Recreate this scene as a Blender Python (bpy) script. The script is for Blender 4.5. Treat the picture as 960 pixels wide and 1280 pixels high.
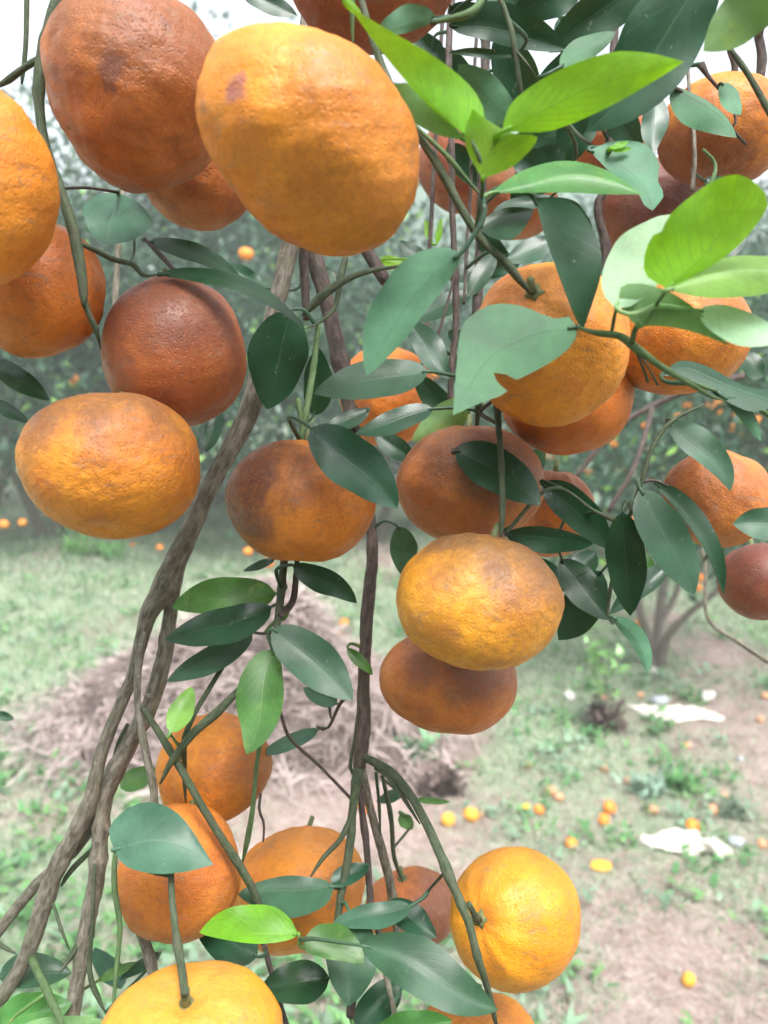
import bpy, bmesh, math, random
import numpy as np
from mathutils import Vector, Matrix

# ------------------------------------------------------------------ scene, camera, light
for o in list(bpy.data.objects):
    bpy.data.objects.remove(o)
scene = bpy.context.scene
COL = scene.collection
FPX, CX, CY = 1005.0, 480.0, 640.0          # focal length and centre in photo pixels (960 x 1280)
CAM = np.array([0.0, 0.0, 1.9])
PITCH = math.radians(9.0)
RT = np.array([1.0, 0.0, 0.0])
UP = np.array([0.0, math.sin(PITCH), math.cos(PITCH)])
FW = np.array([0.0, math.cos(PITCH), -math.sin(PITCH)])

cd = bpy.data.cameras.new('camera')
cam = bpy.data.objects.new('camera', cd)
COL.objects.link(cam)
cam.location = CAM
cam.rotation_euler = (math.pi / 2 - PITCH, 0, 0)
cd.sensor_fit = 'VERTICAL'
cd.sensor_height = 24.0
cd.lens = FPX / 1280.0 * 24.0
cd.clip_start = 0.02
cd.clip_end = 2000
cd.dof.use_dof = True
cd.dof.focus_distance = 0.40
cd.dof.aperture_fstop = cd.lens / 3.0         # a phone lens: an opening of about 3 mm
scene.camera = cam

SUN_EL, SUN_AZ = math.radians(62), math.radians(158)    # azimuth clockwise from +Y: behind the photographer
world = bpy.data.worlds.new('World')
scene.world = world
world.use_nodes = True
nt = world.node_tree
nt.nodes.clear()
sky = nt.nodes.new('ShaderNodeTexSky')
sky.sky_type = 'NISHITA'
sky.sun_disc = False
sky.sun_elevation = SUN_EL
sky.sun_rotation = SUN_AZ
sky.air_density = 1.0
sky.dust_density = 4.0
sky.ozone_density = 1.0
bw = nt.nodes.new('ShaderNodeRGBToBW')
mixw = nt.nodes.new('ShaderNodeMixRGB')
mixw.inputs[0].default_value = 0.86          # overcast: the cloud layer takes most of the blue out
tint = nt.nodes.new('ShaderNodeMixRGB')
tint.blend_type = 'MULTIPLY'
tint.inputs[0].default_value = 1.0
tint.inputs[2].default_value = (1.0, 1.02, 1.05, 1)
bg = nt.nodes.new('ShaderNodeBackground')
bg.inputs[1].default_value = 0.15
out = nt.nodes.new('ShaderNodeOutputWorld')
nt.links.new(sky.outputs[0], bw.inputs[0])
nt.links.new(sky.outputs[0], mixw.inputs[1])
nt.links.new(bw.outputs[0], mixw.inputs[2])
nt.links.new(mixw.outputs[0], tint.inputs[1])
nt.links.new(tint.outputs[0], bg.inputs[0])
nt.links.new(bg.outputs[0], out.inputs[0])

sd = bpy.data.lights.new('sun', 'SUN')
sd.energy = 1.3
sd.angle = math.radians(25)
sd.color = (1.0, 0.97, 0.92)
sun = bpy.data.objects.new('sun', sd)
COL.objects.link(sun)
sdir = Vector((math.sin(SUN_AZ) * math.cos(SUN_EL), math.cos(SUN_AZ) * math.cos(SUN_EL), math.sin(SUN_EL)))
sun.rotation_euler = sdir.to_track_quat('Z', 'Y').to_euler()
sun.location = (0, 0, 30)

scene.view_settings.view_transform = 'Standard'
scene.view_settings.look = 'None'
scene.view_settings.gamma = 1.0
scene.view_settings.exposure = 1.78
scene.view_settings.use_curve_mapping = False
scene.cycles.use_denoising = True
scene.cycles.max_bounces = 6
scene.cycles.diffuse_bounces = 2
scene.cycles.use_adaptive_sampling = True
scene.cycles.adaptive_threshold = 0.025
scene.cycles.glossy_bounces = 2
scene.cycles.transmission_bounces = 4
scene.cycles.transparent_max_bounces = 6
scene.cycles.volume_bounces = 2
scene.cycles.caustics_reflective = False
scene.cycles.caustics_refractive = False

# ------------------------------------------------------------------ helpers
rnd = random.Random(11)
nrg = np.random.default_rng(5)


def P(px, py, z):
    """photo pixel at depth z (m along the view axis) -> world"""
    return CAM + RT * ((px - CX) / FPX * z) + UP * (-(py - CY) / FPX * z) + FW * z


def gh(x, y):
    x = np.asarray(x, float); y = np.asarray(y, float)
    near = 0.022 * np.sin(1.9 * x + 0.7 * y) + 0.018 * np.sin(3.1 * y - 1.3 * x + 1.0) + 0.012 * np.sin(6.3 * x + 2.0) * np.sin(5.1 * y)
    furrow = 0.10 * np.exp(-((x + 0.32 * y) / 0.55) ** 2) * np.clip((y - 4.5) / 2.5, 0, 1) * np.clip((16 - y) / 4, 0, 1)
    bank = 0.16 * np.exp(-((x + 3.6) / 1.1) ** 2) * np.clip((y - 4.0) / 3, 0, 1) * np.clip((18 - y) / 4, 0, 1)
    far = 0.0006 * np.clip(y - 12, 0, 60) ** 2
    return near - furrow + bank + far


def G(px, py):
    """photo pixel -> point where its ray meets the ground"""
    d = RT * ((px - CX) / FPX) + UP * (-(py - CY) / FPX) + FW
    t = CAM[2] / -d[2]
    for _ in range(6):
        p = CAM + d * t
        t = (CAM[2] - float(gh(p[0], p[1]))) / -d[2]
    return CAM + d * t


def link(name, me, mats, parent=None, origin=(0, 0, 0), smooth=True):
    o = bpy.data.objects.new(name, me)
    COL.objects.link(o)
    if me is not None:
        for m in (mats if isinstance(mats, (list, tuple)) else [mats]):
            if m is not None and m.name not in [x.name for x in me.materials if x]:
                me.materials.append(m)
        if smooth and len(me.polygons):
            me.polygons.foreach_set('use_smooth', [True] * len(me.polygons))
    o.location = origin
    if parent is not None:
        attach(o, parent)
    return o


WLOC = {}


def wloc(o):
    v = Vector(o.location)
    if o.parent is not None:
        v = v + wloc(o.parent)
    return v


def attach(o, parent):
    """child keeps its world place (no rotations or scales on parents here)"""
    w = Vector(o.location)
    o.parent = parent
    o.location = w - wloc(parent)


def tag(o, label, cat, group=None, kind=None):
    if label: o['label'] = label
    if cat: o['category'] = cat
    if group: o['group'] = group
    if kind: o['kind'] = kind
    return o


def empty(name, loc):
    o = bpy.data.objects.new(name, None)
    COL.objects.link(o)
    o.location = loc
    o.empty_display_size = 0.1
    return o


def mesh_from(name, verts, faces, origin=None):
    v = np.asarray(verts, float)
    if origin is not None:
        v = v - np.asarray(origin)
    me = bpy.data.meshes.new(name)
    me.from_pydata(v.tolist(), [], [list(map(int, f)) for f in faces])
    me.update()
    return me


def crspline(pts, n):
    """Catmull-Rom through pts (k x d) sampled at n places by chord length"""
    p = np.asarray(pts, float)
    if len(p) == 2:
        t = np.linspace(0, 1, n)[:, None]
        return p[0] * (1 - t) + p[1] * t
    seg = np.maximum(np.linalg.norm(np.diff(p[:, :2], axis=0), axis=1), 1e-6)
    cum = np.concatenate([[0], np.cumsum(seg)]) / seg.sum()
    ext = np.vstack([2 * p[0] - p[1], p, 2 * p[-1] - p[-2]])
    res = []
    for u in np.linspace(0, 1, n):
        k = min(int(np.searchsorted(cum, u, side='right')) - 1, len(p) - 2)
        k = max(k, 0)
        t = (u - cum[k]) / (cum[k + 1] - cum[k])
        a, b, c, d = ext[k], ext[k + 1], ext[k + 2], ext[k + 3]
        res.append(0.5 * (2 * b + (c - a) * t + (2 * a - 5 * b + 4 * c - d) * t * t + (3 * b - a - 3 * c + d) * t ** 3))
    return np.array(res)


def tube(path, radii, sides=8, lump=0.0, seed=0, cap=True):
    """verts, faces of a tapered tube along world points"""
    path = np.asarray(path, float)
    n = len(path)
    tan = np.gradient(path, axis=0)
    tan /= np.maximum(np.linalg.norm(tan, axis=1)[:, None], 1e-9)
    ref = np.array([0.3, 0.5, 0.8])
    if abs(np.dot(ref / np.linalg.norm(ref), tan[0])) > 0.9:
        ref = np.array([1.0, 0, 0])
    u = np.cross(tan[0], ref); u /= np.linalg.norm(u)
    verts, faces = [], []
    rg = np.random.default_rng(seed)
    ph = rg.uniform(0, 6.28, 6)
    for i in range(n):
        u = u - tan[i] * np.dot(u, tan[i]); u /= np.linalg.norm(u)
        w = np.cross(tan[i], u)
        for k in range(sides):
            a = 2 * math.pi * k / sides
            r = radii[i] * (1 + lump * (math.sin(2 * a + ph[0] + i * 0.03) * 0.5 + math.sin(3 * a + ph[1] - i * 0.04) * 0.4 + math.sin(i * 0.31 + ph[2]) * 0.45 + rg.uniform(-.25, .25)))
            verts.append(path[i] + (u * math.cos(a) + w * math.sin(a)) * r)
    for i in range(n - 1):
        for k in range(sides):
            k2 = (k + 1) % sides
            faces.append((i * sides + k, i * sides + k2, (i + 1) * sides + k2, (i + 1) * sides + k))
    if cap:
        faces.append(tuple(range(sides))[::-1])
        faces.append(tuple((n - 1) * sides + k for k in range(sides)))
    return verts, faces


def mark_along(me, path, radii, sides):
    """per-vertex coordinate that follows the wood: around the stem and along it"""
    path = np.asarray(path, float); n = len(path)
    s_ = np.concatenate([[0], np.cumsum(np.linalg.norm(np.diff(path, axis=0), axis=1))])
    a = 2 * np.pi * np.arange(sides) / sides
    r_ = float(np.mean(radii))
    c = np.zeros((n, sides, 3), np.float32)
    c[:, :, 0] = np.cos(a)[None] * r_; c[:, :, 1] = np.sin(a)[None] * r_; c[:, :, 2] = s_[:, None]
    at = me.attributes.new('along', 'FLOAT_VECTOR', 'POINT')
    at.data.foreach_set('vector', c.ravel())


class MB:
    def __init__(s):
        s.v = []; s.f = []; s.c = []
    def add(s, verts, faces):
        o = len(s.v)
        s.v.extend([np.asarray(x, float) for x in verts])
        s.f.extend([tuple(i + o for i in f) for f in faces])
    def mesh(s, name, origin=(0, 0, 0)):
        return mesh_from(name, np.array(s.v), s.f, origin)


def fast_mesh(name, verts, tris, colors=None):
    """big triangle meshes; colors per triangle -> corner colour attribute 'tone'"""
    verts = np.asarray(verts, np.float32); tris = np.asarray(tris, np.int32)
    me = bpy.data.meshes.new(name)
    me.vertices.add(len(verts)); me.vertices.foreach_set('co', verts.ravel())
    me.loops.add(tris.size); me.loops.foreach_set('vertex_index', tris.ravel())
    me.polygons.add(len(tris))
    me.polygons.foreach_set('loop_start', np.arange(0, tris.size, 3, dtype=np.int32))
    me.polygons.foreach_set('loop_total', np.full(len(tris), 3, np.int32))
    me.update(calc_edges=True)
    if colors is not None:
        at = me.color_attributes.new('tone', 'FLOAT_COLOR', 'CORNER')
        c = np.ones((tris.size, 4), np.float32)
        c[:, :3] = np.repeat(np.asarray(colors, np.float32), 3, axis=0)
        at.data.foreach_set('color', c.ravel())
    me.validate()
    return me


# ------------------------------------------------------------------ materials
class NT:
    """small node-tree writer"""
    def __init__(s, name):
        s.m = bpy.data.materials.new(name); s.m.use_nodes = True
        s.t = s.m.node_tree; s.t.nodes.clear()
        s.out = s.n('OutputMaterial')
    def n(s, typ, **kw):
        nd = s.t.nodes.new('ShaderNode' + typ)
        for k, v in kw.items():
            setattr(nd, k, v)
        return nd
    def set(s, nd, **kw):
        for k, v in kw.items():
            i = nd.inputs[k.replace('_', ' ')]
            s.put(i, v)
        return nd
    def put(s, inp, v):
        if isinstance(v, bpy.types.NodeSocket):
            s.t.links.new(v, inp)
        else:
            inp.default_value = (tuple(v) + (1,)) if isinstance(v, (tuple, list)) and len(v) == 3 and inp.type == 'RGBA' else v
    def noise(s, vec, scale, detail=4, rough=0.55, dist=0.0):
        nd = s.n('TexNoise'); s.put(nd.inputs['Vector'], vec)
        nd.inputs['Scale'].default_value = scale; nd.inputs['Detail'].default_value = detail
        nd.inputs['Roughness'].default_value = rough; nd.inputs['Distortion'].default_value = dist
        return nd.outputs[0]
    def mapr(s, v, a, b, c=0.0, d=1.0, smooth=True):
        nd = s.n('MapRange'); nd.interpolation_type = 'SMOOTHSTEP' if smooth else 'LINEAR'
        s.put(nd.inputs[0], v)
        for i, x in zip((1, 2, 3, 4), (a, b, c, d)):
            s.put(nd.inputs[i], x)
        return nd.outputs[0]
    def mix(s, f, a, b, mode='MIX'):
        nd = s.n('MixRGB', blend_type=mode)
        s.put(nd.inputs[0], f); s.put(nd.inputs[1], a); s.put(nd.inputs[2], b)
        return nd.outputs[0]
    def math(s, op, a, b=0.0):
        nd = s.n('Math', operation=op); s.put(nd.inputs[0], a); s.put(nd.inputs[1], b)
        return nd.outputs[0]
    def vmath(s, op, a, b=None):
        nd = s.n('VectorMath', operation=op); s.put(nd.inputs[0], a)
        if b is not None: s.put(nd.inputs[1], b)
        return nd
    def bump(s, h, strength, dist, normal=None):
        nd = s.n('Bump'); nd.inputs['Strength'].default_value = strength
        nd.inputs['Distance'].default_value = dist; s.put(nd.inputs['Height'], h)
        if normal is not None: s.put(nd.inputs['Normal'], normal)
        return nd.outputs[0]
    def principled(s, **kw):
        nd = s.n('BsdfPrincipled'); s.set(nd, **kw); return nd
    def done(s, sh):
        s.t.links.new(sh, s.out.inputs[0]); return s.m


def peel_mat(name, c1, c2, c3, russet_dir=None, russet=0.0, spots=(), rough=0.36, wrinkle=1.0, R=0.037):
    """citrus rind: mottled c1/c2, russet c3 on one side, dark scars at spots (unit dirs, radius, colour)"""
    c1 = tuple(x * .96 for x in c1); c2 = tuple(x * .88 for x in c2); c3 = tuple(x * .58 for x in c3)
    t = NT(name)
    tc = t.n('TexCoord').outputs['Object']
    n1 = t.noise(tc, 38, 6, 0.68)
    n2 = t.noise(tc, 120, 4, 0.6)
    n3 = t.noise(tc, 420, 3, 0.6)
    col = t.mix(t.mapr(n1, 0.34, 0.68), c1, c2)
    col = t.mix(t.mapr(n2, 0.5, 0.75, 0, 0.35), col, c2)
    if russet > 0:
        nrm = t.vmath('NORMALIZE', tc).outputs[0]
        d = t.vmath('DOT_PRODUCT', nrm, tuple(russet_dir) if russet_dir is not None else (0, 0, 1)).outputs['Value']
        warp = t.math('MULTIPLY', t.math('SUBTRACT', t.noise(tc, 30, 6, 0.62, 0.4), 0.5), 1.5)
        f = t.mapr(t.math('ADD', d, warp), 0.05, 0.78, 0, russet)
        f = t.math('MULTIPLY', f, t.mapr(n3, 0.25, 0.7, 0.65, 1.0))
        col = t.mix(f, col, c3)
    for (sdir, srad, scol, samt) in spots:
        sv = np.array(sdir, float); sv = sv / np.linalg.norm(sv)
        sp = t.vmath('DISTANCE', t.vmath('NORMALIZE', tc).outputs[0], tuple(sv)).outputs['Value']
        sp = t.math('ADD', sp, t.math('MULTIPLY', t.math('SUBTRACT', t.noise(tc, 170, 5, 0.65), 0.5), srad * 2.4))
        col = t.mix(t.mapr(sp, srad * 0.45, srad * 1.1, samt, 0.0), col, scol)
    # fine mottling and grey-brown scuffs
    col = t.mix(t.mapr(n3, 0.42, 0.72, 0, 0.40), col, t.mix(0.5, c2, c3))
    sm = t.n('Mapping'); t.put(sm.inputs['Vector'], tc); sm.inputs['Scale'].default_value = (1.0, 1.0, 2.2)
    sc_ = t.math('MULTIPLY', t.mapr(t.noise(sm.outputs[0], 95, 8, 0.78, 0.8), 0.51, 0.66), t.mapr(t.noise(tc, 26, 3, 0.5), 0.38, 0.60))
    col = t.mix(t.math('MULTIPLY', sc_, 0.72), col, (0.24, 0.145, 0.085))
    # small dark flecks and faint rubbed streaks
    fl = t.mapr(t.noise(tc, 520, 2, 0.5), 0.70, 0.78, 0, 0.55)
    fl = t.math('MULTIPLY', fl, t.mapr(n1, 0.42, 0.62))
    col = t.mix(fl, col, (0.16, 0.075, 0.03))
    streak = t.mapr(t.noise(tc, 75, 7, 0.75, 1.6), 0.56, 0.74, 0, 0.45)
    col = t.mix(streak, col, c3 if russet > 0 else c2)
    col = t.mix(t.mapr(t.noise(tc, 16, 3, 0.5), 0.45, 0.7, 0, 0.5), col, t.mix(1.0, col, (0.86, 0.76, 0.8), 'MULTIPLY'))
    # pores (oil glands) and wrinkles
    vor = t.n('TexVoronoi'); t.put(vor.inputs['Vector'], tc); vor.inputs['Scale'].default_value = 640
    pores = t.mapr(vor.outputs['Distance'], 0.0, 0.45)
    b1 = t.bump(pores, 0.55, 0.00045)
    b2 = t.bump(t.noise(tc, 330, 5, 0.68, 0.0), 0.55 * wrinkle, 0.0010, b1)
    b3 = t.bump(t.noise(tc, 85, 3, 0.5, 0.3), 0.35 * wrinkle, 0.0020, b2)
    rg = t.mapr(n2, 0.3, 0.7, rough - 0.06, rough + 0.20)
    bs = t.principled(Base_Color=col, Roughness=rg, Normal=b3, Specular_IOR_Level=0.40)
    return t.done(bs.outputs[0])


def leaf_mat(name, top, under, vein, trans, tcol, rtop=0.30, runder=0.55, blotch=0.0, side=0.2):
    """leaf with two faces; UV x runs along the blade, y across it (0.5 = midrib)"""
    t = NT(name)
    tc = t.n('TexCoord')
    uv = tc.outputs['UV']; ob = tc.outputs['Object']
    sep = t.n('SeparateXYZ'); t.put(sep.inputs[0], uv)
    u, v = sep.outputs[0], sep.outputs[1]
    av = t.math('ABSOLUTE', t.math('SUBTRACT', v, 0.5))
    mid = t.mapr(av, 0.0, 0.028, 1, 0)
    ph = t.math('SUBTRACT', t.math('MULTIPLY', u, 62.0), t.math('MULTIPLY', av, 46.0))
    ph = t.math('ADD', ph, t.math('MULTIPLY', t.noise(ob, 70, 2), 7.0))
    lat = t.mapr(t.math('SINE', ph), 0.78, 1.0)
    net = t.noise(ob, 420, 4, 0.6)
    veins = t.math('MAXIMUM', mid, t.math('MULTIPLY', lat, side))
    info = t.n('ObjectInfo')
    back = t.n('NewGeometry').outputs['Backfacing']
    big = t.noise(ob, 45, 4, 0.6)
    def face(c, k):
        a = t.mix(t.mapr(big, 0.3, 0.7), tuple(x * (1 - 0.28) for x in c), tuple(min(1, x * 1.25) for x in c))
        a = t.mix(t.math('MULTIPLY', veins, k), a, vein)
        a = t.mix(t.mapr(net, 0.45, 0.75, 0, 0.22), a, tuple(x * 0.6 for x in c))
        return a
    ct = face(top, 0.5); cu = face(under, 0.35)
    hs = t.n('HueSaturation')
    t.put(hs.inputs['Hue'], t.math('ADD', 0.485, t.math('MULTIPLY', info.outputs['Random'], 0.03)))
    t.put(hs.inputs['Value'], t.math('ADD', 0.78, t.math('MULTIPLY', info.outputs['Random'], 0.44)))
    hs.inputs['Saturation'].default_value = 1.0
    t.put(hs.inputs['Color'], t.mix(back, ct, cu))
    col = hs.outputs[0]
    # dust, scale insects, pale rub marks
    fl = t.mapr(t.noise(ob, 260, 2, 0.5), 0.715, 0.76, 0, 0.55)
    col = t.mix(fl, col, (0.20, 0.20, 0.14))
    if blotch:
        col = t.mix(t.mapr(t.noise(ob, 120, 5, 0.7), 0.56, 0.68, 0, blotch), col, (0.30, 0.36, 0.06))
    h = t.math('ADD', t.math('MULTIPLY', veins, -0.6), t.math('MULTIPLY', net, 0.35))
    b = t.bump(h, 0.25, 0.0004)
    b = t.bump(t.noise(ob, 40, 2), 0.16, 0.003, b)
    ro = t.mapr(back, 0, 1, rtop, runder, smooth=False)
    ro = t.math('ADD', ro, t.mapr(big, 0.3, 0.7, -0.04, 0.12))
    sp = t.mapr(back, 0, 1, 0.38, 0.26, smooth=False)
    bs = t.principled(Base_Color=col, Roughness=ro, Normal=b, Specular_IOR_Level=sp)
    tr = t.n('BsdfTranslucent')
    tv = t.mix(t.mapr(big, 0.32, 0.68), tuple(x * 0.62 for x in tcol), tcol)
    tv = t.mix(t.mapr(net, 0.4, 0.7, 0, .3), tv, tuple(x * 0.6 for x in tcol))
    t.put(tr.inputs['Color'], t.mix(t.math('MULTIPLY', veins, 0.6), tv, tuple(x * 0.42 for x in tcol)))
    t.put(tr.inputs['Normal'], b)
    mx = t.n('MixShader'); mx.inputs[0].default_value = trans
    t.t.links.new(bs.outputs[0], mx.inputs[1]); t.t.links.new(tr.outputs[0], mx.inputs[2])
    return t.done(mx.outputs[0])


def bark_mat(name, c1, c2, c3, scale=1.0, lichen=0.3, along=True):
    t = NT(name)
    ob = t.n('TexCoord').outputs['Object']
    vec = ob
    if along:
        at = t.n('Attribute'); at.attribute_name = 'along'; vec = at.outputs['Vector']
    st = t.n('Mapping'); t.put(st.inputs['Vector'], vec); st.inputs['Scale'].default_value = (1, 1, 0.30)
    n1 = t.noise(st.outputs[0], 420 * scale, 6, 0.65)
    n2 = t.noise(ob, 60 * scale, 4, 0.6)
    n3 = t.noise(ob, 150 * scale, 5, 0.7)
    col = t.mix(t.mapr(n1, 0.35, 0.65), c1, c2)
    col = t.mix(t.mapr(n2, 0.5, 0.7, 0, 0.7), col, c3)
    col = t.mix(t.mapr(n3, 0.62, 0.72, 0, lichen), col, (0.42, 0.42, 0.36))
    b = t.bump(n1, 0.8, 0.0012 / scale)
    b = t.bump(n3, 0.4, 0.001 / scale, b)
    return t.done(t.principled(Base_Color=col, Roughness=0.75, Normal=b, Specular_IOR_Level=0.25).outputs[0])


def plain_mat(name, c1, c2, scale, rough=0.7, bump=0.002, spec=0.3, trans=0.0):
    t = NT(name)
    ob = t.n('TexCoord').outputs['Object']
    n1 = t.noise(ob, scale, 5, 0.6)
    col = t.mix(t.mapr(n1, 0.3, 0.7), c1, c2)
    bs = t.principled(Base_Color=col, Roughness=rough, Normal=t.bump(n1, 0.6, bump), Specular_IOR_Level=spec)
    if trans:
        tr = t.n('BsdfTranslucent'); t.put(tr.inputs['Color'], col)
        mx = t.n('MixShader'); mx.inputs[0].default_value = trans
        t.t.links.new(bs.outputs[0], mx.inputs[1]); t.t.links.new(tr.outputs[0], mx.inputs[2])
        return t.done(mx.outputs[0])
    return t.done(bs.outputs[0])


def tone_mat(name, rough=0.6, spec=0.3, trans=0.25):
    """colour from the mesh's own per-blade tone"""
    t = NT(name)
    at = t.n('Attribute'); at.attribute_name = 'tone'
    bs = t.principled(Base_Color=at.outputs['Color'], Roughness=rough, Specular_IOR_Level=spec)
    tr = t.n('BsdfTranslucent'); t.put(tr.inputs['Color'], at.outputs['Color'])
    mx = t.n('MixShader'); mx.inputs[0].default_value = trans
    t.t.links.new(bs.outputs[0], mx.inputs[1]); t.t.links.new(tr.outputs[0], mx.inputs[2])
    return t.done(mx.outputs[0])


def ground_mat():
    t = NT('orchard_soil')
    ob = t.n('TexCoord').outputs['Object']
    a = t.noise(ob, 0.9, 6, 0.6, 0.3)
    b = t.noise(ob, 6.5, 6, 0.65)
    c = t.noise(ob, 42, 5, 0.7)
    col = t.mix(t.mapr(b, 0.32, 0.68), (0.27, 0.19, 0.165), (0.40, 0.31, 0.28))
    col = t.mix(t.mapr(c, 0.52, 0.70, 0, 0.75), col, (0.52, 0.46, 0.40))
    ga = t.n('Attribute'); ga.attribute_name = 'green'
    g = t.math('ADD', t.math('MULTIPLY', ga.outputs['Fac'], 1.0), t.mapr(b, 0.30, 0.75, -0.40, 0.40))
    gc = t.mix(t.mapr(c, 0.35, 0.65), (0.18, 0.26, 0.15), (0.33, 0.40, 0.28))
    col = t.mix(t.mapr(g, 0.0, 0.7, 0, 0.85), col, gc)
    bm = t.bump(c, 0.7, 0.02)
    bm = t.bump(b, 0.6, 0.05, bm)
    return t.done(t.principled(Base_Color=col, Roughness=0.95, Normal=bm, Specular_IOR_Level=0.1).outputs[0])


M_SOIL = ground_mat()
M_DARK = leaf_mat('citrus_leaf_mature', (0.010, 0.050, 0.021), (0.080, 0.185, 0.100), (0.055, 0.11, 0.06), 0.09, (0.09, 0.20, 0.03), 0.30)
M_TEAL = leaf_mat('citrus_leaf_skylit', (0.036, 0.098, 0.054), (0.080, 0.185, 0.100), (0.09, 0.17, 0.10), 0.12, (0.09, 0.20, 0.03), 0.38)  # paler teal copy of the mature leaf, sky sheen put into the colour
M_MID = leaf_mat('citrus_leaf_green', (0.055, 0.165, 0.035), (0.16, 0.29, 0.12), (0.18, 0.30, 0.09), 0.25, (0.18, 0.42, 0.04), 0.34, blotch=0.4, side=.4)
M_YOUNG = leaf_mat('citrus_leaf_young', (0.14, 0.36, 0.02), (0.17, 0.38, 0.03), (0.26, 0.50, 0.06), 0.52, (0.42, 0.80, 0.01), 0.36, 0.5, side=.95)
M_TENDER = leaf_mat('citrus_leaf_tender', (0.17, 0.36, 0.06), (0.33, 0.52, 0.33), (0.36, 0.56, 0.30), 0.35, (0.40, 0.75, 0.10), 0.34, 0.5, side=.5)
M_BARK = bark_mat('citrus_bark', (0.095, 0.083, 0.062), (0.25, 0.225, 0.18), (0.14, 0.14, 0.09), 1.0, 0.5)
M_DBARK = bark_mat('citrus_bark_dark', (0.05, 0.036, 0.032), (0.12, 0.09, 0.08), (0.06, 0.06, 0.045), lichen=0.12)
M_TWIG = bark_mat('citrus_twig', (0.040, 0.058, 0.030), (0.085, 0.105, 0.060), (0.075, 0.072, 0.048), 1.3, 0.15)
M_GREEN = bark_mat('citrus_green_shoot', (0.060, 0.105, 0.040), (0.105, 0.165, 0.070), (0.075, 0.11, 0.05), 1.3, 0.10)
M_CALYX = plain_mat('calyx_green', (0.09, 0.13, 0.05), (0.17, 0.18, 0.08), 400, 0.7, 0.0006)

# ------------------------------------------------------------------ ground, hills, air
def sheet(name, xs, ys, hfun, mat):
    X, Y = np.meshgrid(xs, ys)
    Z = hfun(X, Y)
    v = np.stack([X, Y, Z], -1).reshape(-1, 3)
    nx = len(xs)
    idx = np.arange((len(ys) - 1) * nx).reshape(-1, nx)[:, :-1].ravel()
    q = np.stack([idx, idx + 1, idx + nx + 1, idx + nx], 1)
    tris = np.concatenate([q[:, [0, 1, 2]], q[:, [0, 2, 3]]])
    me = fast_mesh(name, v, tris)
    return link(name, me, mat)

def wnoise(x, y, seed, f0=0.6, octs=5):
    rg = np.random.default_rng(seed)
    r = np.zeros_like(x); amp = 1.0; tot = 0
    for k in range(octs):
        for _ in range(3):
            a = rg.uniform(0, 6.28); ph = rg.uniform(0, 6.28); f = f0 * (2.05 ** k) * rg.uniform(.8, 1.25)
            r += amp * np.sin((x * math.cos(a) + y * math.sin(a)) * f * 2 * math.pi / 1.5 + ph)
        tot += amp * 1.8; amp *= 0.62
    return r / tot

def green_mask(x, y):
    m = wnoise(x, y, 3, 0.42) * 1.2
    m += 0.55 * np.clip((-x - 0.2) / 1.5, 0, 1)            # the left side is lusher
    m += 0.60 * np.clip((y - 4.4) / 1.5, 0, 1)
    m += 0.25 * np.clip((x - 0.6) / 0.8, 0, 1) * np.clip((y - 3.2) / 1.5, 0, 1)
    m -= 0.55 * np.exp(-((x - 0.4) / 0.7) ** 2 - ((y - 4.4) / 0.8) ** 2)
    m += 0.55 * np.exp(-((x - 2.0) / 0.7) ** 2 - ((y - 5.2) / 0.9) ** 2)
    m += 0.16 + 0.34 * np.clip((3.4 - y) / .8, 0, 1)
    return m

s = np.linspace(-1, 1, 221)
xs = np.sinh(s * 5.0) / math.sinh(5.0) * 170
s = np.linspace(0, 1, 200)
ys = -12 + np.concatenate([np.linspace(0, 12, 30)[:-1], 12 + np.sinh(s * 3.4) / math.sinh(3.4) * 150])
ground = sheet('ground', xs, ys, gh, M_SOIL)
ground['kind'] = 'structure'
_v = np.zeros(len(ground.data.vertices) * 3, np.float32); ground.data.vertices.foreach_get('co', _v); _v = _v.reshape(-1, 3).astype(float)
_g = ground.data.attributes.new('green', 'FLOAT', 'POINT'); _g.data.foreach_set('value', green_mask(_v[:, 0], _v[:, 1]).astype(np.float32))

M_HILL = plain_mat('wooded_hill', (0.02, 0.055, 0.035), (0.075, 0.13, 0.075), 0.9, 0.95, 0.4, 0.1)
def hill_h(X, Y):
    ridge = 12.5 + 3.0 * np.sin(X * 0.045 + 1.2) + 1.6 * np.sin(X * 0.11 + 0.4) + 0.7 * np.sin(X * 0.37)
    return -0.8 + (ridge + 0.5) * np.clip((Y - 30) / 28, 0, 1) ** 1.2 + 0.35 * np.sin(X * 0.9 + Y * 0.5) * np.sin(Y * 0.8 - X * 0.3) * np.clip((Y - 38) / 10, 0, 1)
hills = sheet('hills', np.linspace(-110, 110, 150), np.linspace(29, 90, 60), hill_h, M_HILL)
hills['kind'] = 'structure'

HAZE_DENSITY = 0.009
def build_haze():
    bm = bmesh.new()
    bmesh.ops.create_cube(bm, size=1.0)
    lo, hi = Vector((-172, -14, -1.6)), Vector((172, 164, 19.5))
    for v in bm.verts:
        v.co = Vector([lo[i] if v.co[i] < 0 else hi[i] for i in range(3)])
    me = bpy.data.meshes.new('haze'); bm.to_mesh(me); bm.free()
    m = bpy.data.materials.new('damp_air'); m.use_nodes = True
    t = m.node_tree; t.nodes.clear()
    o = t.nodes.new('ShaderNodeOutputMaterial'); v = t.nodes.new('ShaderNodeVolumePrincipled')
    v.inputs['Color'].default_value = (0.95, 0.98, 1.0, 1)
    v.inputs['Density'].default_value = HAZE_DENSITY
    v.inputs['Anisotropy'].default_value = 0.2
    t.links.new(v.outputs[0], o.inputs['Volume'])
    ob = link('haze', me, m, smooth=False)
    ob['kind'] = 'stuff'; ob['label'] = 'thin pale mist in the orchard air'; ob['category'] = 'haze'
build_haze()

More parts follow.
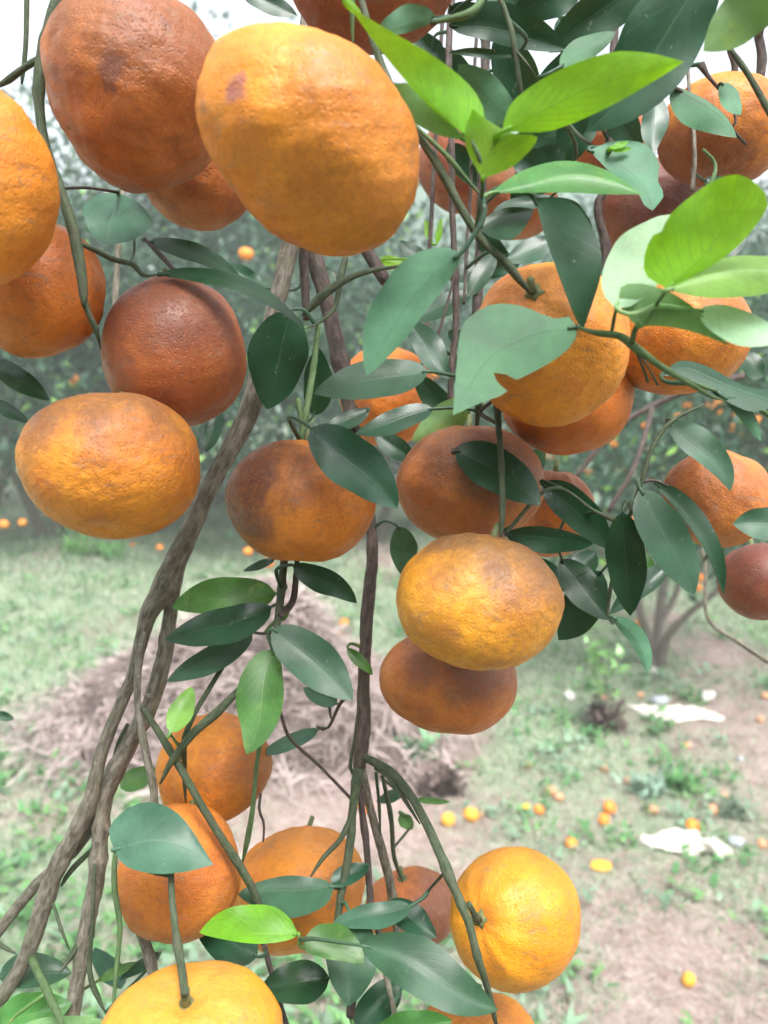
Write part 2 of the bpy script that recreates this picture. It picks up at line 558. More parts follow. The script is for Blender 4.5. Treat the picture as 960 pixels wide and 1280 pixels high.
# ------------------------------------------------------------------ grass, straw litter, weeds (uncountable)
M_TONE = tone_mat('grass_blades', 0.55, 0.3, 0.3)
M_STRAW = tone_mat('dry_straw', 0.8, 0.15, 0.15)

def scatter(n, ymin, ymax, seed):
    rg = np.random.default_rng(seed)
    y = ymin * (ymax / ymin) ** rg.uniform(0, 1, n) ** 0.9
    x = rg.uniform(-0.62, 0.62, n) * (y + 0.6)
    return x, y

def strips(x, y, z, length, width, lean, az, rg, bend):
    """two-segment blades -> verts, tris (3 tris each)"""
    n = len(x)
    dx, dy = np.cos(az), np.sin(az)
    sx, sy = -dy * width * 0.5, dx * width * 0.5
    h1 = length * 0.55 * np.cos(lean); r1 = length * 0.55 * np.sin(lean)
    l2 = np.clip(lean + bend, 0, 1.75)
    h2 = h1 + length * 0.45 * np.cos(l2); r2 = r1 + length * 0.45 * np.sin(l2)
    b = np.stack([x, y, z], 1)
    side = np.stack([sx, sy, np.zeros(n)], 1)
    m = np.stack([x + dx * r1, y + dy * r1, z + h1], 1)
    tip = np.stack([x + dx * r2, y + dy * r2, z + np.maximum(h2, 0.004)], 1)
    V = np.stack([b - side, b + side, m + side * .8, m - side * .8, tip], 1).reshape(-1, 3)
    k = np.arange(n)[:, None] * 5
    T = np.concatenate([k + [0, 1, 2], k + [0, 2, 3], k + [3, 2, 4]], 1).reshape(-1, 3)
    return V, T

def grass_patch():
    rg = np.random.default_rng(21)
    x, y = scatter(150000, 1.5, 14, 8)
    g = green_mask(x, y) + rg.normal(0, 0.22, len(x))
    keep = g > 0.08
    x, y = x[keep], y[keep]; n = len(x)
    sc = np.clip(y / 5, 0.7, 1.7)
    L = rg.uniform(0.025, 0.075, n) * sc; W = rg.uniform(0.004, 0.009, n) * sc
    V, T = strips(x, y, gh(x, y) - 0.004, L, W, rg.uniform(0.15, 1.2, n), rg.uniform(0, 6.28, n), rg, rg.uniform(0, 0.8, n))
    base = np.array([[0.22, 0.32, 0.17], [0.29, 0.40, 0.25], [0.14, 0.26, 0.15], [0.34, 0.44, 0.28], [0.46, 0.46, 0.36]])
    c = base[rg.choice(5, n, p=[.25, .27, .16, .14, .18])] * rg.uniform(.75, 1.25, (n, 1))
    me = fast_mesh('grass', V, T, np.repeat(c, 3, 0))
    o = link('grass', me, M_TONE, smooth=False)
    tag(o, 'short patchy green grass growing over the orchard floor', 'grass', kind='stuff')

def straw_litter():
    rg = np.random.default_rng(22)
    x, y = scatter(85000, 1.5, 12, 9)
    k_ = green_mask(x, y) + rg.normal(0, .3, len(x)) < .75
    x, y = x[k_], y[k_]
    n = len(x)
    sc = np.clip(y / 4.5, 0.8, 1.6)
    L = rg.uniform(0.03, 0.13, n) * sc; W = rg.uniform(0.0015, 0.004, n) * sc
    V, T = strips(x, y, gh(x, y) + rg.uniform(0.0, 0.012, n), L, W, rg.uniform(1.2, 1.54, n), rg.uniform(0, 6.28, n), rg, rg.uniform(-.2, .3, n))
    base = np.array([[0.46, 0.385, 0.34], [0.40, 0.32, 0.28], [0.33, 0.245, 0.215], [0.50, 0.45, 0.39]])
    c = base[rg.choice(4, n)] * rg.uniform(.75, 1.2, (n, 1))
    me = fast_mesh('dry_litter', V, T, np.repeat(c, 3, 0))
    o = link('dry_litter', me, M_STRAW, smooth=False)
    tag(o, 'dry straw and dead leaves strewn over the pinkish soil', 'litter', kind='stuff')

def weed_cover():
    """low broad-leaved weeds"""
    rg = np.random.default_rng(23)
    x, y = scatter(1500, 1.7, 12, 10)
    g = green_mask(x, y) + rg.normal(0, 0.3, len(x))
    k = g > 0.35
    x, y = x[k], y[k]
    n = len(x); m = 12
    X = np.repeat(x, m) + rg.normal(0, 0.05, n * m); Y = np.repeat(y, m) + rg.normal(0, 0.05, n * m)
    L = rg.uniform(0.03, 0.065, n * m); W = L * rg.uniform(.35, .6, n * m)
    V, T = strips(X, Y, gh(X, Y) + rg.uniform(0, .05, n * m), L, W, rg.uniform(.5, 1.4, n * m), rg.uniform(0, 6.28, n * m), rg, rg.uniform(0, .6, n * m))
    base = np.array([[0.10, 0.25, 0.09], [0.16, 0.33, 0.12], [0.22, 0.34, 0.22]])
    c = np.repeat(base[rg.choice(3, n)], m, 0) * rg.uniform(.7, 1.3, (n * m, 1))
    me = fast_mesh('weeds', V, T, np.repeat(c, 3, 0))
    o = link('weeds', me, M_TONE, smooth=False)
    tag(o, 'low broad-leaved green weeds dotted among the grass', 'weeds', kind='stuff')

grass_patch(); straw_litter(); weed_cover()

# ------------------------------------------------------------------ heap of cut dry grass
def straw_heap():
    rg = np.random.default_rng(31)
    c = G(285, 930); c[1] += 0.45
    def hh(u, v):
        th = np.arctan2(v, u)
        r = np.sqrt(u * u + v * v) * (1 + .14 * np.sin(2 * th + .6) + .10 * np.sin(5 * th + 2) + .06 * np.sin(9 * th))
        a = np.clip(1 - r, 0, 1)
        return 0.52 * np.minimum(a * 1.5, 1 - .35 * (1 - a) ** 2) ** 1.0 * (1 + 0.22 * np.sin(3.2 * u + 1.0) + 0.12 * np.sin(7 * u + 5 * v))
    RX, RY = 1.08, 0.8
    n = 44
    u = np.linspace(-1.03, 1.03, n)
    U, Vv = np.meshgrid(u, u)
    X = c[0] + U * RX; Y = c[1] + Vv * RY
    Z = gh(X, Y) - 0.03 + hh(U, Vv) * 0.94 + 0.02 * wnoise(X, Y, 4, 3.0)
    v = np.stack([X, Y, Z], -1).reshape(-1, 3)
    idx = np.arange((n - 1) * n).reshape(-1, n)[:, :-1].ravel()
    q = np.stack([idx, idx + 1, idx + n + 1, idx + n], 1)
    e = empty('straw_heap', (c[0], c[1], float(gh(c[0], c[1]))))
    tag(e, 'big heap of dried brown cut grass beside the forked branch', 'heap')
    core = link('heap_core', fast_mesh('heap_core', v - c, np.concatenate([q[:, [0, 1, 2]], q[:, [0, 2, 3]]])),
                plain_mat('heap_thatch', (0.07, 0.05, 0.045), (0.16, 0.12, 0.105), 30, 0.95, 0.03), e, c)
    m = 22000
    ang = rg.uniform(0, 6.28, m); rr = np.sqrt(rg.uniform(0, 1.05, m)) * (1 + np.where(rg.uniform(0, 1, m) < .22, rg.uniform(0, .4, m), 0))
    uu, vv = rr * np.cos(ang), rr * np.sin(ang)
    x = c[0] + uu * RX; y = c[1] + vv * RY
    z = gh(x, y) + hh(uu, vv) + rg.uniform(-0.02, 0.06, m)
    L = rg.uniform(0.10, 0.36, m); W = rg.uniform(0.003, 0.008, m)
    az = ang + rg.normal(0, 1.5, m)
    d = np.stack([np.cos(az), np.sin(az), -rg.uniform(0.0, 1.0, m) * (0.35 + 0.6 * rr)], 1)
    d /= np.linalg.norm(d, axis=1)[:, None]
    sd_ = np.stack([-np.sin(az), np.cos(az), rg.normal(0, .6, m)], 1) * (W * .5)[:, None]
    p0 = np.stack([x, y, z], 1) - d * (L * .5)[:, None]
    p1 = np.stack([x, y, z], 1) + np.stack([rg.normal(0, .015, m), rg.normal(0, .015, m), rg.uniform(.0, .05, m)], 1)
    p2 = p0 + d * L[:, None]
    p2[:, 2] = np.maximum(p2[:, 2], gh(p2[:, 0], p2[:, 1]) + .004)
    V = np.stack([p0 - sd_, p0 + sd_, p1 + sd_, p1 - sd_, p2], 1).reshape(-1, 3)
    k = np.arange(m)[:, None] * 5
    T = np.concatenate([k + [0, 1, 2], k + [0, 2, 3], k + [3, 2, 4]], 1).reshape(-1, 3)
    base = np.array([[0.48, 0.385, 0.36], [0.36, 0.28, 0.26], [0.20, 0.145, 0.135], [0.56, 0.475, 0.44]])
    col = base[rg.choice(4, m, p=[.35, .3, .2, .15])] * rg.uniform(.75, 1.2, (m, 1))
    st = link('straw', fast_mesh('straw', V - c, T, np.repeat(col, 3, 0)), M_STRAW, e, c, smooth=False)
    st['kind'] = 'stuff'
straw_heap()

# ------------------------------------------------------------------ orchard trees behind
M_FAR = tone_mat('orchard_leaves', 0.34, 0.5, 0.18)
M_FARBARK = bark_mat('orchard_bark', (0.10, 0.085, 0.07), (0.20, 0.175, 0.15), (0.10, 0.11, 0.07), 0.25, along=False)

def crown_mesh(name, seed, rx, rz, zc, nclump, per, skirt):
    rg = np.random.default_rng(seed)
    d = rg.normal(0, 1, (nclump, 3)); d /= np.linalg.norm(d, axis=1)[:, None]
    r = rg.uniform(0.25, 1.0, nclump) ** 0.5
    lump = 1 + 0.22 * np.sin(3 * np.arctan2(d[:, 1], d[:, 0]) + seed) + 0.16 * np.sin(5 * d[:, 2] + seed)
    cen = d * (r * lump)[:, None] * [rx, rx, rz] + [0, 0, zc]
    cen[:, 2] = np.maximum(cen[:, 2], skirt + rg.uniform(0, .25, nclump))
    n = nclump * per
    off = rg.normal(0, 1, (n, 3)) * 0.155
    p = np.repeat(cen, per, 0) + off
    out = p - [0, 0, zc]; out /= np.maximum(np.linalg.norm(out, axis=1)[:, None], .01)
    axis = out * .6 + rg.normal(0, .7, (n, 3)); axis[:, 2] -= .35
    axis /= np.linalg.norm(axis, axis=1)[:, None]
    nr = rg.normal(0, .8, (n, 3)) + [0, 0, 1.0]
    side = np.cross(axis, nr); side /= np.maximum(np.linalg.norm(side, axis=1)[:, None], .01)
    L = rg.uniform(.055, .11, n)[:, None]; W = L * rg.uniform(.34, .48, (n, 1))
    V = np.stack([p, p + axis * L * .45 + side * W * .5, p + axis * L, p + axis * L * .45 - side * W * .5], 1).reshape(-1, 3)
    k = np.arange(n)[:, None] * 4
    T = np.concatenate([k + [0, 1, 2], k + [0, 2, 3]], 1).reshape(-1, 3)
    base = np.array([[0.030, 0.085, 0.045], [0.022, 0.065, 0.036], [0.05, 0.12, 0.055], [0.20, 0.40, 0.06]])
    cl = rg.uniform(.75, 1.3, nclump)
    col = base[rg.choice(4, n, p=[.45, .33, .19, .03])] * np.repeat(cl, per)[:, None] * rg.uniform(.75, 1.3, (n, 1))
    return fast_mesh(name, V, T, np.repeat(col, 2, 0)), cen

def trunk_mesh(name, seed, cen, stems, zf, girth=0.05):
    rg = np.random.default_rng(seed)
    mb = MB()
    for sidx in range(stems):
        a = sidx * 6.28 / stems + rg.uniform(-.4, .4)
        top = np.array([math.cos(a) * rg.uniform(.35, .6), math.sin(a) * rg.uniform(.35, .6), zf])
        b0 = np.array([math.cos(a) * .05, math.sin(a) * .05, -0.06])
        midp = b0 * .4 + top * .45 + [0, 0, .05]
        path = crspline([b0, midp, top], 12)
        v, f = tube(path, np.linspace(girth, girth * .55, 12), 8, .1, seed + sidx)
        mb.add(v, f)
        near = cen[np.argsort(np.linalg.norm(cen - top - [0, 0, .4], axis=1))[:26:2]]
        for c in near:
            pth = crspline([top - (top - midp) * rg.uniform(0, .35), (top + c) / 2 + rg.normal(0, .07, 3), c], 8)
            v, f = tube(pth, np.linspace(girth * .42, .006, 8), 5, .08, seed + 77)
            mb.add(v, f)
    return mb.mesh(name)

KINDS = []
for kx, (rx, rz, zc, ncl, stems, skirt, zf) in enumerate([(1.35, 1.35, 2.05, 170, 3, .55, 1.0), (1.55, 1.25, 1.75, 180, 4, .45, .9), (1.2, 1.0, 1.75, 105, 3, .85, .95)]):
    cm, cen = crown_mesh('crown', 40 + kx, rx, rz, zc, ncl, 62, skirt)
    tm = trunk_mesh('trunk', 60 + kx, cen, stems, zf, .05 if kx < 2 else .042)
    KINDS.append((cm, tm, cen))

def orchard_tree(x, y, kind, scale, rot, label):
    cm, tm, cen = KINDS[kind]
    z = float(gh(x, y))
    e = empty('orange_tree', (x, y, z))
    e.rotation_euler = (0, 0, rot); e.scale = (scale,) * 3
    tag(e, label, 'tree', 'orange trees of the orchard rows')
    for nm, me, mt in (('trunk', tm, M_FARBARK), ('crown', cm, M_FAR)):
        o = bpy.data.objects.new(nm, me); COL.objects.link(o)
        if not me.materials: me.materials.append(mt)
        o.parent = e
    return e, cen

FAR_TREES = []
def at_depth(px, Z):
    return (px - CX) / FPX * Z, Z * math.cos(PITCH)
LBL = 'leafy orange tree standing in the misty orchard row beyond the grass'
for (px, Z, k, sc, rot) in [(-130, 8.3, 0, 1.25, .3), (60, 9.4, 1, 1.25, 1.2), (190, 10.2, 0, 1.3, 2.4), (330, 9.2, 1, 1.02, 3.3), (470, 9.9, 0, .98, .9),
                            (610, 10.4, 2, 1.0, 4.4), (720, 9.2, 1, .98, 5.2), (1010, 7.6, 0, 1.05, 2.9), (900, 10.2, 1, 1.05, .1),
                            (-20, 12.6, 0, 1.75, 1.9), (150, 13.4, 1, 2.0, 4.1), (290, 12.9, 0, 1.75, 5.5), (420, 13.3, 1, 1.85, .5), (540, 14.5, 2, 1.15, 2.2),
                            (700, 13.5, 0, 1.35, 3.1), (830, 13.0, 1, 1.6, 4.8), (980, 12.5, 0, 1.5, 1.0), (1120, 11.5, 1, 1.5, 2.0)]:
    x, y = at_depth(px, Z)
    FAR_TREES.append(orchard_tree(x, y, k, sc, rot, LBL if Z < 11 else 'tall orange tree rising out of the mist behind the front orchard row') + (sc, rot))
g = G(822, 832)
def forked_trunk(name):
    mb = MB(); Z = float((g - CAM) @ FW)
    for k, st in enumerate([[(818, 842, 18), (812, 800, 13), (800, 765, 11), (790, 700, 9), (770, 620, 6)], [(822, 842, 18), (823, 790, 14), (828, 740, 12), (838, 680, 9), (850, 600, 6)],
                            [(825, 840, 14), (832, 800, 11), (860, 768, 9), (896, 738, 8), (930, 690, 5)], [(824, 780, 8), (845, 742, 8), (855, 700, 7), (880, 630, 5)], [(800, 765, 7), (780, 740, 6), (750, 690, 5)]]):
        q = crspline(np.array([(a_, b_, Z + .12 * math.sin(k * 2.1) * i_, w_) for i_, (a_, b_, w_) in enumerate(st)], float), 16)
        v, f = tube([P(w_[0], w_[1], w_[2]) for w_ in q], q[:, 3] * .5 / FPX * q[:, 2], 8, .1, 70 + k)
        mb.add(v, f)
    return mb.mesh(name, g)
_tm = KINDS[2][1]
KINDS[2] = (KINDS[2][0], forked_trunk('trunk'), KINDS[2][2])
FAR_TREES.append(orchard_tree(g[0], g[1], 2, 1.0, 0.0, 'low orange tree with bare forked stems rising from the open grass') + (1.0, 0.0))
KINDS[2] = (KINDS[2][0], _tm, KINDS[2][2])
# unseen trees added behind the camera to darken the light from that side
for (x, y, k, sc, rot) in [(-2.3, -2.2, 0, 1.1, .4), (.3, -3.0, 1, 1.15, 2.0), (2.6, -2.3, 0, 1.1, 3.9)]:
    orchard_tree(x, y, k, sc, rot, 'unseen orange tree added behind the camera to shade the fruit-laden one')

# ------------------------------------------------------------------ fruit
def ico(sub):
    bm = bmesh.new(); bmesh.ops.create_icosphere(bm, subdivisions=sub, radius=1.0)
    v = np.array([x.co[:] for x in bm.verts]); f = [[w.index for w in x.verts] for x in bm.faces]
    bm.free(); return v, f
ICO5, ICO5F = ico(6)
ICO3, ICO3F = ico(3)

def fruit_verts(D, ax, ay, az, rot, pole, seed, dimple=0.09, neck=0.0, lump=0.03, crease=0.0):
    """D unit dirs in the picture frame (right, up, towards viewer) -> radius-shaped points"""
    rg = np.random.default_rng(seed)
    pole = np.array(pole, float); pole /= np.linalg.norm(pole)
    ca, sa = math.cos(rot), math.sin(rot)
    q = D * [ax, ay, az]
    q = np.stack([q[:, 0] * ca + q[:, 1] * sa, -q[:, 0] * sa + q[:, 1] * ca, q[:, 2]], 1)   # clockwise in the picture
    U = q / np.linalg.norm(q, axis=1)[:, None]
    th = np.arccos(np.clip(U @ pole, -1, 1))
    u1 = np.cross(pole, [0.3, 0.1, 1.0]); u1 /= np.linalg.norm(u1); u2 = np.cross(pole, u1)
    phi = np.arctan2(U @ u2, U @ u1)
    lump = lump * 1.25
    r = 1 - 0.05 * np.exp(-(th / 0.62) ** 2) - dimple * np.exp(-(th / 0.27) ** 2) + neck * np.exp(-(th / 0.42) ** 2) - 0.05 * np.exp(-((math.pi - th) / 0.22) ** 2)
    r += 0.010 * np.cos(rg.integers(8, 11) * phi + rg.uniform(0, 6)) * np.sin(th) * np.exp(-(th / 1.0) ** 2) * 2.0
    if crease:
        r -= crease * np.exp(-(np.sin((phi - rg.uniform(0, 6)) / 2) / 0.10) ** 2) * np.exp(-(th / 1.5) ** 2)
    for f, amp in ((1.6, 1.0), (2.8, .7), (5.0, .32), (9.0, .16), (17.0, .10), (30.0, .06)):
        for _ in range(4):
            w = rg.normal(0, 1, 3); w /= np.linalg.norm(w)
            r += lump * amp * 0.5 * np.sin(U @ w * f * 1.6 + rg.uniform(0, 6.28))
    return q * r[:, None], pole

BAS = np.stack([RT, UP, -FW])           # picture frame -> world rows

OR1, OR2 = (0.72, 0.270, 0.022), (0.60, 0.185, 0.022)
YE1, YE2 = (0.84, 0.350, 0.016), (0.76, 0.260, 0.016)
BR1, BR2 = (0.54, 0.172, 0.035), (0.42, 0.128, 0.038)
RD1, RD2 = (0.40, 0.110, 0.038), (0.27, 0.075, 0.038)
PU = (0.150, 0.068, 0.055)
RU = (0.27, 0.105, 0.045)
OCH = (0.42, 0.20, 0.06)
GRP = 'ripe oranges hanging on the near tree'

def orange(cx, cy, a, b, z, label, cols, rot=0, pole=(0.1, 1, -.25), seed=1, russet=None, spots=(), stalk=None, **kw):
    """fruit with centre pixel, half width, half height, depth"""
    c = P(cx, cy, z)
    k = z / FPX
    ax, ay = a * k, b * k
    az = max(ax, ay) * 0.96
    shp = {q: kw[q] for q in kw if q in ('dimple', 'neck', 'lump', 'crease')}
    ro = math.radians(rot)
    hx = math.hypot(a * math.cos(ro), b * math.sin(ro)); hy = math.hypot(a * math.sin(ro), b * math.cos(ro))
    qx, qy, mx, my = cx, cy, 1.0, 1.0
    for it in range(4):          # off-axis stretch: settle centre and size so that the outline comes out as measured
        c = P(qx, qy, z)
        V, pl = fruit_verts(ICO5 if it == 3 else ICO3, ax * mx, ay * my, az * (mx + my) / 2, ro, pole, seed, **shp)
        w = V @ BAS + c - CAM
        d = w @ FW; u = CX + FPX * (w @ RT) / d; v = CY - FPX * (w @ UP) / d
        if it < 3:
            qx += cx - (u.max() + u.min()) / 2; qy += cy - (v.max() + v.min()) / 2
            sx, sy = 2 * hx / (u.max() - u.min()), 2 * hy / (v.max() - v.min())
            mx *= (sx + sy) / 2 if abs(rot) > 15 else sx; my *= (sx + sy) / 2 if abs(rot) > 15 else sy
    me = mesh_from('orange', V @ BAS, ICO5F)
    rd, ra, rc = (None, 0, cols[1]) if russet is None else russet
    if rd is not None:
        rd = np.array(rd, float); rd /= np.linalg.norm(rd); rd = rd @ BAS
    sp = [((np.array(s_[0], float) / np.linalg.norm(s_[0])) @ BAS, s_[1], s_[2], s_[3]) for s_ in spots]
    m = peel_mat('orange_peel', cols[0], cols[1], rc, rd, ra, sp, kw.get('rough', .44), kw.get('wrinkle', 1.0), ax)
    o = link('orange', me, m, origin=c)
    tag(o, label, 'orange', GRP)
    # calyx: a five-pointed green button in the stem hollow, with a short stalk
    i = np.argmax((V / np.linalg.norm(V, axis=1)[:, None]) @ pl)
    pc = V[i]
    u1 = np.cross(pl, [0.3, 0.1, 1.0]); u1 /= np.linalg.norm(u1); u2 = np.cross(pl, u1)
    vs, fs = [pc + pl * .0012], []
    for j in range(10):
        an = j * math.pi / 5
        rr = .0052 if j % 2 == 0 else .0030
        vs.append(pc + (u1 * math.cos(an) + u2 * math.sin(an)) * rr + pl * (.0006 if j % 2 else .0004))
        vs.append(pc + (u1 * math.cos(an) + u2 * math.sin(an)) * rr * .9 - pl * .002)
    for j in range(10):
        a0, b0 = 1 + 2 * j, 1 + 2 * ((j + 1) % 10)
        fs += [(0, a0, b0), (a0, a0 + 1, b0 + 1, b0)]
    mb = MB(); mb.add(vs, fs)
    sv, sf = tube([pc - pl * .001, pc + pl * .004, pc + pl * .009 + np.array([.001, .0, -.001])], [.0022, .0017, .0016], 8, .05, seed)
    mb.add(sv, sf)
    cal = link('calyx', mesh_from('calyx', np.array(mb.v) @ BAS, mb.f), M_CALYX, origin=c)
    attach(cal, o)
    return o

O = orange
O(171, 106, 120, 135, .350, 'huge rough brown-red orange at the top with a purplish scar in its middle', (BR1, BR2), 12, (.25, 1, -.5), 101,
  russet=((.2, .6, .7), .75, RU), spots=[((0.02, -.30, .95), .20, PU, .75), ((.5, .2, .8), .08, PU, .6), ((-.6, -.2, .7), .10, PU, .4)], lump=.04)
O(245, 198, 80, 91, .440, 'small red-brown orange half hidden behind the huge scarred brown one', (BR1, RD1), 0, (0, 1, -.3), 102, russet=((0, 1, .3), .6, RU))
O(385, 174, 160, 121, .292, 'largest bright orange fruit of all, with one round purplish scar', ((.80, .285, .024), (0.74, 0.235, .022)), 46, (.55, .75, -.55), 103,
  russet=((.7, -.5, .5), .30, RU), spots=[((-.50, .02, .86), .125, (0.30, 0.11, .10), .85), ((-.75, .0, .6), .05, (.33, .13, .10), .6)], lump=.034, rough=.38)
O(-42, 226, 115, 134, .300, 'big smooth bright orange above a darker one at the twig fork', (OR1, (.72, .23, .022)), 0, (.2, 1, -.4), 104, russet=((-.5, .5, .3), .25, RU), lump=.025)
O(44, 360, 88, 88, .375, 'deep orange fruit tucked under the big smooth bright one', ((.70, .205, .022), (.58, .160, .022)), 0, (0, 1, -.3), 105, russet=((0, 1, .3), .4, RU))
O(466, -22, 103, 91, .365, 'dull red orange above the largest fruit, under bright young leaves', (RD1, RD2), 0, (0, 1, -.2), 106, russet=((0, -.4, 1), .5, RU))
O(217, 439, 90, 95, .400, 'round dark reddish-brown orange beneath the arching dark leaf', ((.47, .135, .035), (.34, .095, .038)), 0, (-.15, 1, -.1), 107,
  russet=((-.1, .8, .5), .85, (.24, .085, .05)), lump=.014, dimple=.06, wrinkle=.6)
O(135, 582, 116, 90, .360, 'wide flattened yellow-orange fruit with a wrinkled brown top beside the forked branch', ((.76, .285, .022), (.60, .185, .022)), 9, (-.1, 1, -.55), 108,
  russet=((-.15, 1, .15), .9, (.18, .10, .055)), lump=.022, dimple=.05, wrinkle=1.3)
O(376, 626, 94, 76, .400, 'flattened orange with a dark purple-brown side below the dark drooping leaf', ((.70, .235, .022), (.56, .165, .022)), 5, (.05, 1, -.1), 109,
  russet=((-.95, .35, .35), 1.0, (.11, .055, .05)), lump=.016, dimple=.06, wrinkle=.6)
O(588, 606, 93, 74, .430, 'brownish orange with dusky shoulders above the big ochre fruit', (BR1, (.44, .135, .035)), 0, (0, 1, -.1), 110,
  russet=((.25, .75, .7), .9, (.17, .08, .045)), lump=.02)
O(601, 753, 105, 84, .360, 'ochre-yellow blotched orange with bumpy shoulders, resting over a browner one', ((.72, .315, .022), (.52, .20, .03)), 7, (.26, 1, -.15), 111,
  russet=((.25, .9, .1), .95, (.21, .115, .06)), spots=[((.12, -.88, .55), .10, (.16, .16, .05), .8), ((-.45, .25, .85), .06, (.22, .15, .06), .7)], lump=.028, crease=.03)
O(560, 853, 86, 65, .432, 'small flattened russet orange hanging lowest under the ochre-yellow one', ((.54, .175, .032), (.42, .125, .036)), 2, (0, 1, -.5), 112,
  russet=((.3, .9, .4), .9, (.23, .10, .06)), lump=.016)
O(686, 430, 101, 103, .358, 'large orange behind the pale torn leaf', ((.84, .315, .025), (.74, .235, .022)), 0, (-.38, .46, .80), 113,
  russet=((-.9, .3, .3), .6, (.42, .14, .05)), lump=.03, dimple=.05)
O(708, 488, 84, 80, .440, 'deep orange fruit pressed behind the large one with the torn leaf', ((.68, .195, .022), (.58, .15, .022)), 0, (0, 1, -.2), 114, lump=.02)
O(852, 418, 90, 75, .415, 'orange half covered by the bright young leaf cluster', ((.74, .255, .022), (.62, .175, .022)), 6, (0, 1, -.1), 115, russet=((0, .9, .2), .5, RU), lump=.025)
O(818, 268, 72, 72, .560, 'dusky purplish-brown orange deep behind the bitten leaf', (RD1, RD2), 0, (0, 1, -.1), 116, russet=((-.2, .5, .8), .9, (.20, .085, .07)))
O(905, 162, 84, 73, .480, 'orange with a dark red underside below the bare sky twigs', ((.70, .24, .022), (.58, .17, .025)), 0, (.2, 1, -.1), 117, russet=((-.5, -.9, .2), .9, (.27, .075, .04)), lump=.03)
O(897, 623, 68, 61, .462, 'pinkish-orange fruit with a deep crease, beside the long drooping leaves', ((.62, .21, .035), (.50, .15, .035)), 6, (.3, 1, -.6), 118, russet=((-.8, .4, .4), .7, (.40, .14, .06)), crease=.10, lump=.03)
O(952, 727, 57, 48, .500, 'small dark wine-red orange under the pinkish creased fruit', ((.32, .085, .035), (.24, .065, .035)), 0, (0, 1, -.6), 119, russet=((0, .8, .6), .8, (.16, .06, .05)), lump=.012, wrinkle=.6)
O(267, 962, 72, 72, .480, 'orange with a puckered stem hollow crossed by thin dark twigs', ((.80, .285, .022), (.68, .205, .025)), 0, (-.62, .45, .75), 120, russet=((1, -.25, -.1), .85, (.34, .12, .045)), dimple=.16, lump=.03, crease=.05)
O(223, 1092, 77, 88, .430, 'red-orange fruit behind the broad heart-shaped leaf', ((.70, .225, .022), (.58, .165, .026)), 0, (.1, 1, -.6), 121, russet=((.2, -.6, .8), .3, (.38, .12, .04)), lump=.025)
O(372, 1113, 90, 74, .490, 'tilted wide orange behind blue-green leaves near the straw heap', ((.82, .300, .022), (.70, .225, .022)), -18, (.1, .8, -.6), 122, russet=((.3, 1, .2), .35, (.55, .26, .10)), lump=.03)
O(514, 1136, 58, 53, .560, 'small brown-shouldered orange behind the green arching shoot', (BR1, BR2), 0, (-.3, 1, .2), 123, russet=((.8, .2, .4), .9, (.25, .11, .08)))
O(644, 1150, 82, 91, .420, 'bright golden-yellow orange hanging from the green arching shoot', (YE1, YE2), 0, (-.62, .25, .62), 124, russet=((-.3, 1, -.1), .35, (.50, .24, .06)), lump=.014, dimple=.07, rough=.38, wrinkle=.8)
O(237, 1302, 116, 100, .330, 'golden orange with an upright green stem growing from its hollow', (YE1, (.80, .31, .02)), 0, (-.04, .86, .42), 125, russet=((-.04, 1, .2), .45, (.48, .27, .10)), lump=.02, dimple=.12, rough=.38)
O(600, 1291, 72, 56, .470, 'light orange fruit just below the golden-yellow one', (OR1, OR2), 0, (0, 1, -.1), 126, russet=((-.4, .8, .4), .4, RU))
O(484, 496, 60, 62, .540, 'shaded orange peeping out under two overlapping dark leaves', ((.70, .21, .022), (.58, .16, .022)), 0, (0, 1, 0), 127)
O(696, 642, 48, 54, .500, 'orange mostly hidden by near-black leaves beside the dusky-shouldered one', ((.62, .18, .022), (.50, .14, .03)), 0, (0, 1, 0), 128, russet=((0, 1, .3), .8, RU))
O(642, 250, 55, 50, .560, 'red-brown orange in the shade behind the arching pale leaf', (BR1, RD1), 0, (0, 1, 0), 129, russet=((0, .5, .8), .6, RU))
O(768, 178, 52, 50, .570, 'shaded red orange beneath the long young leaf', ((.55, .14, .025), (.42, .11, .03)), 0, (0, 1, 0), 130)
O(570, 205, 50, 62, .600, 'shaded red-brown orange between thin vertical stems', (RD1, RD2), 0, (0, 1, 0), 131)

# ------------------------------------------------------------------ the near tree: trunk, branches, twigs, leaves
TB = np.array([-0.42, 0.62, 0.0]); TB[2] = float(gh(TB[0], TB[1]))
tree = empty('fruit_laden_orange_tree', TB)
tag(tree, 'near orange tree with drooping branches heavy with ripe fruit', 'tree')
BR = []      # (object, path)

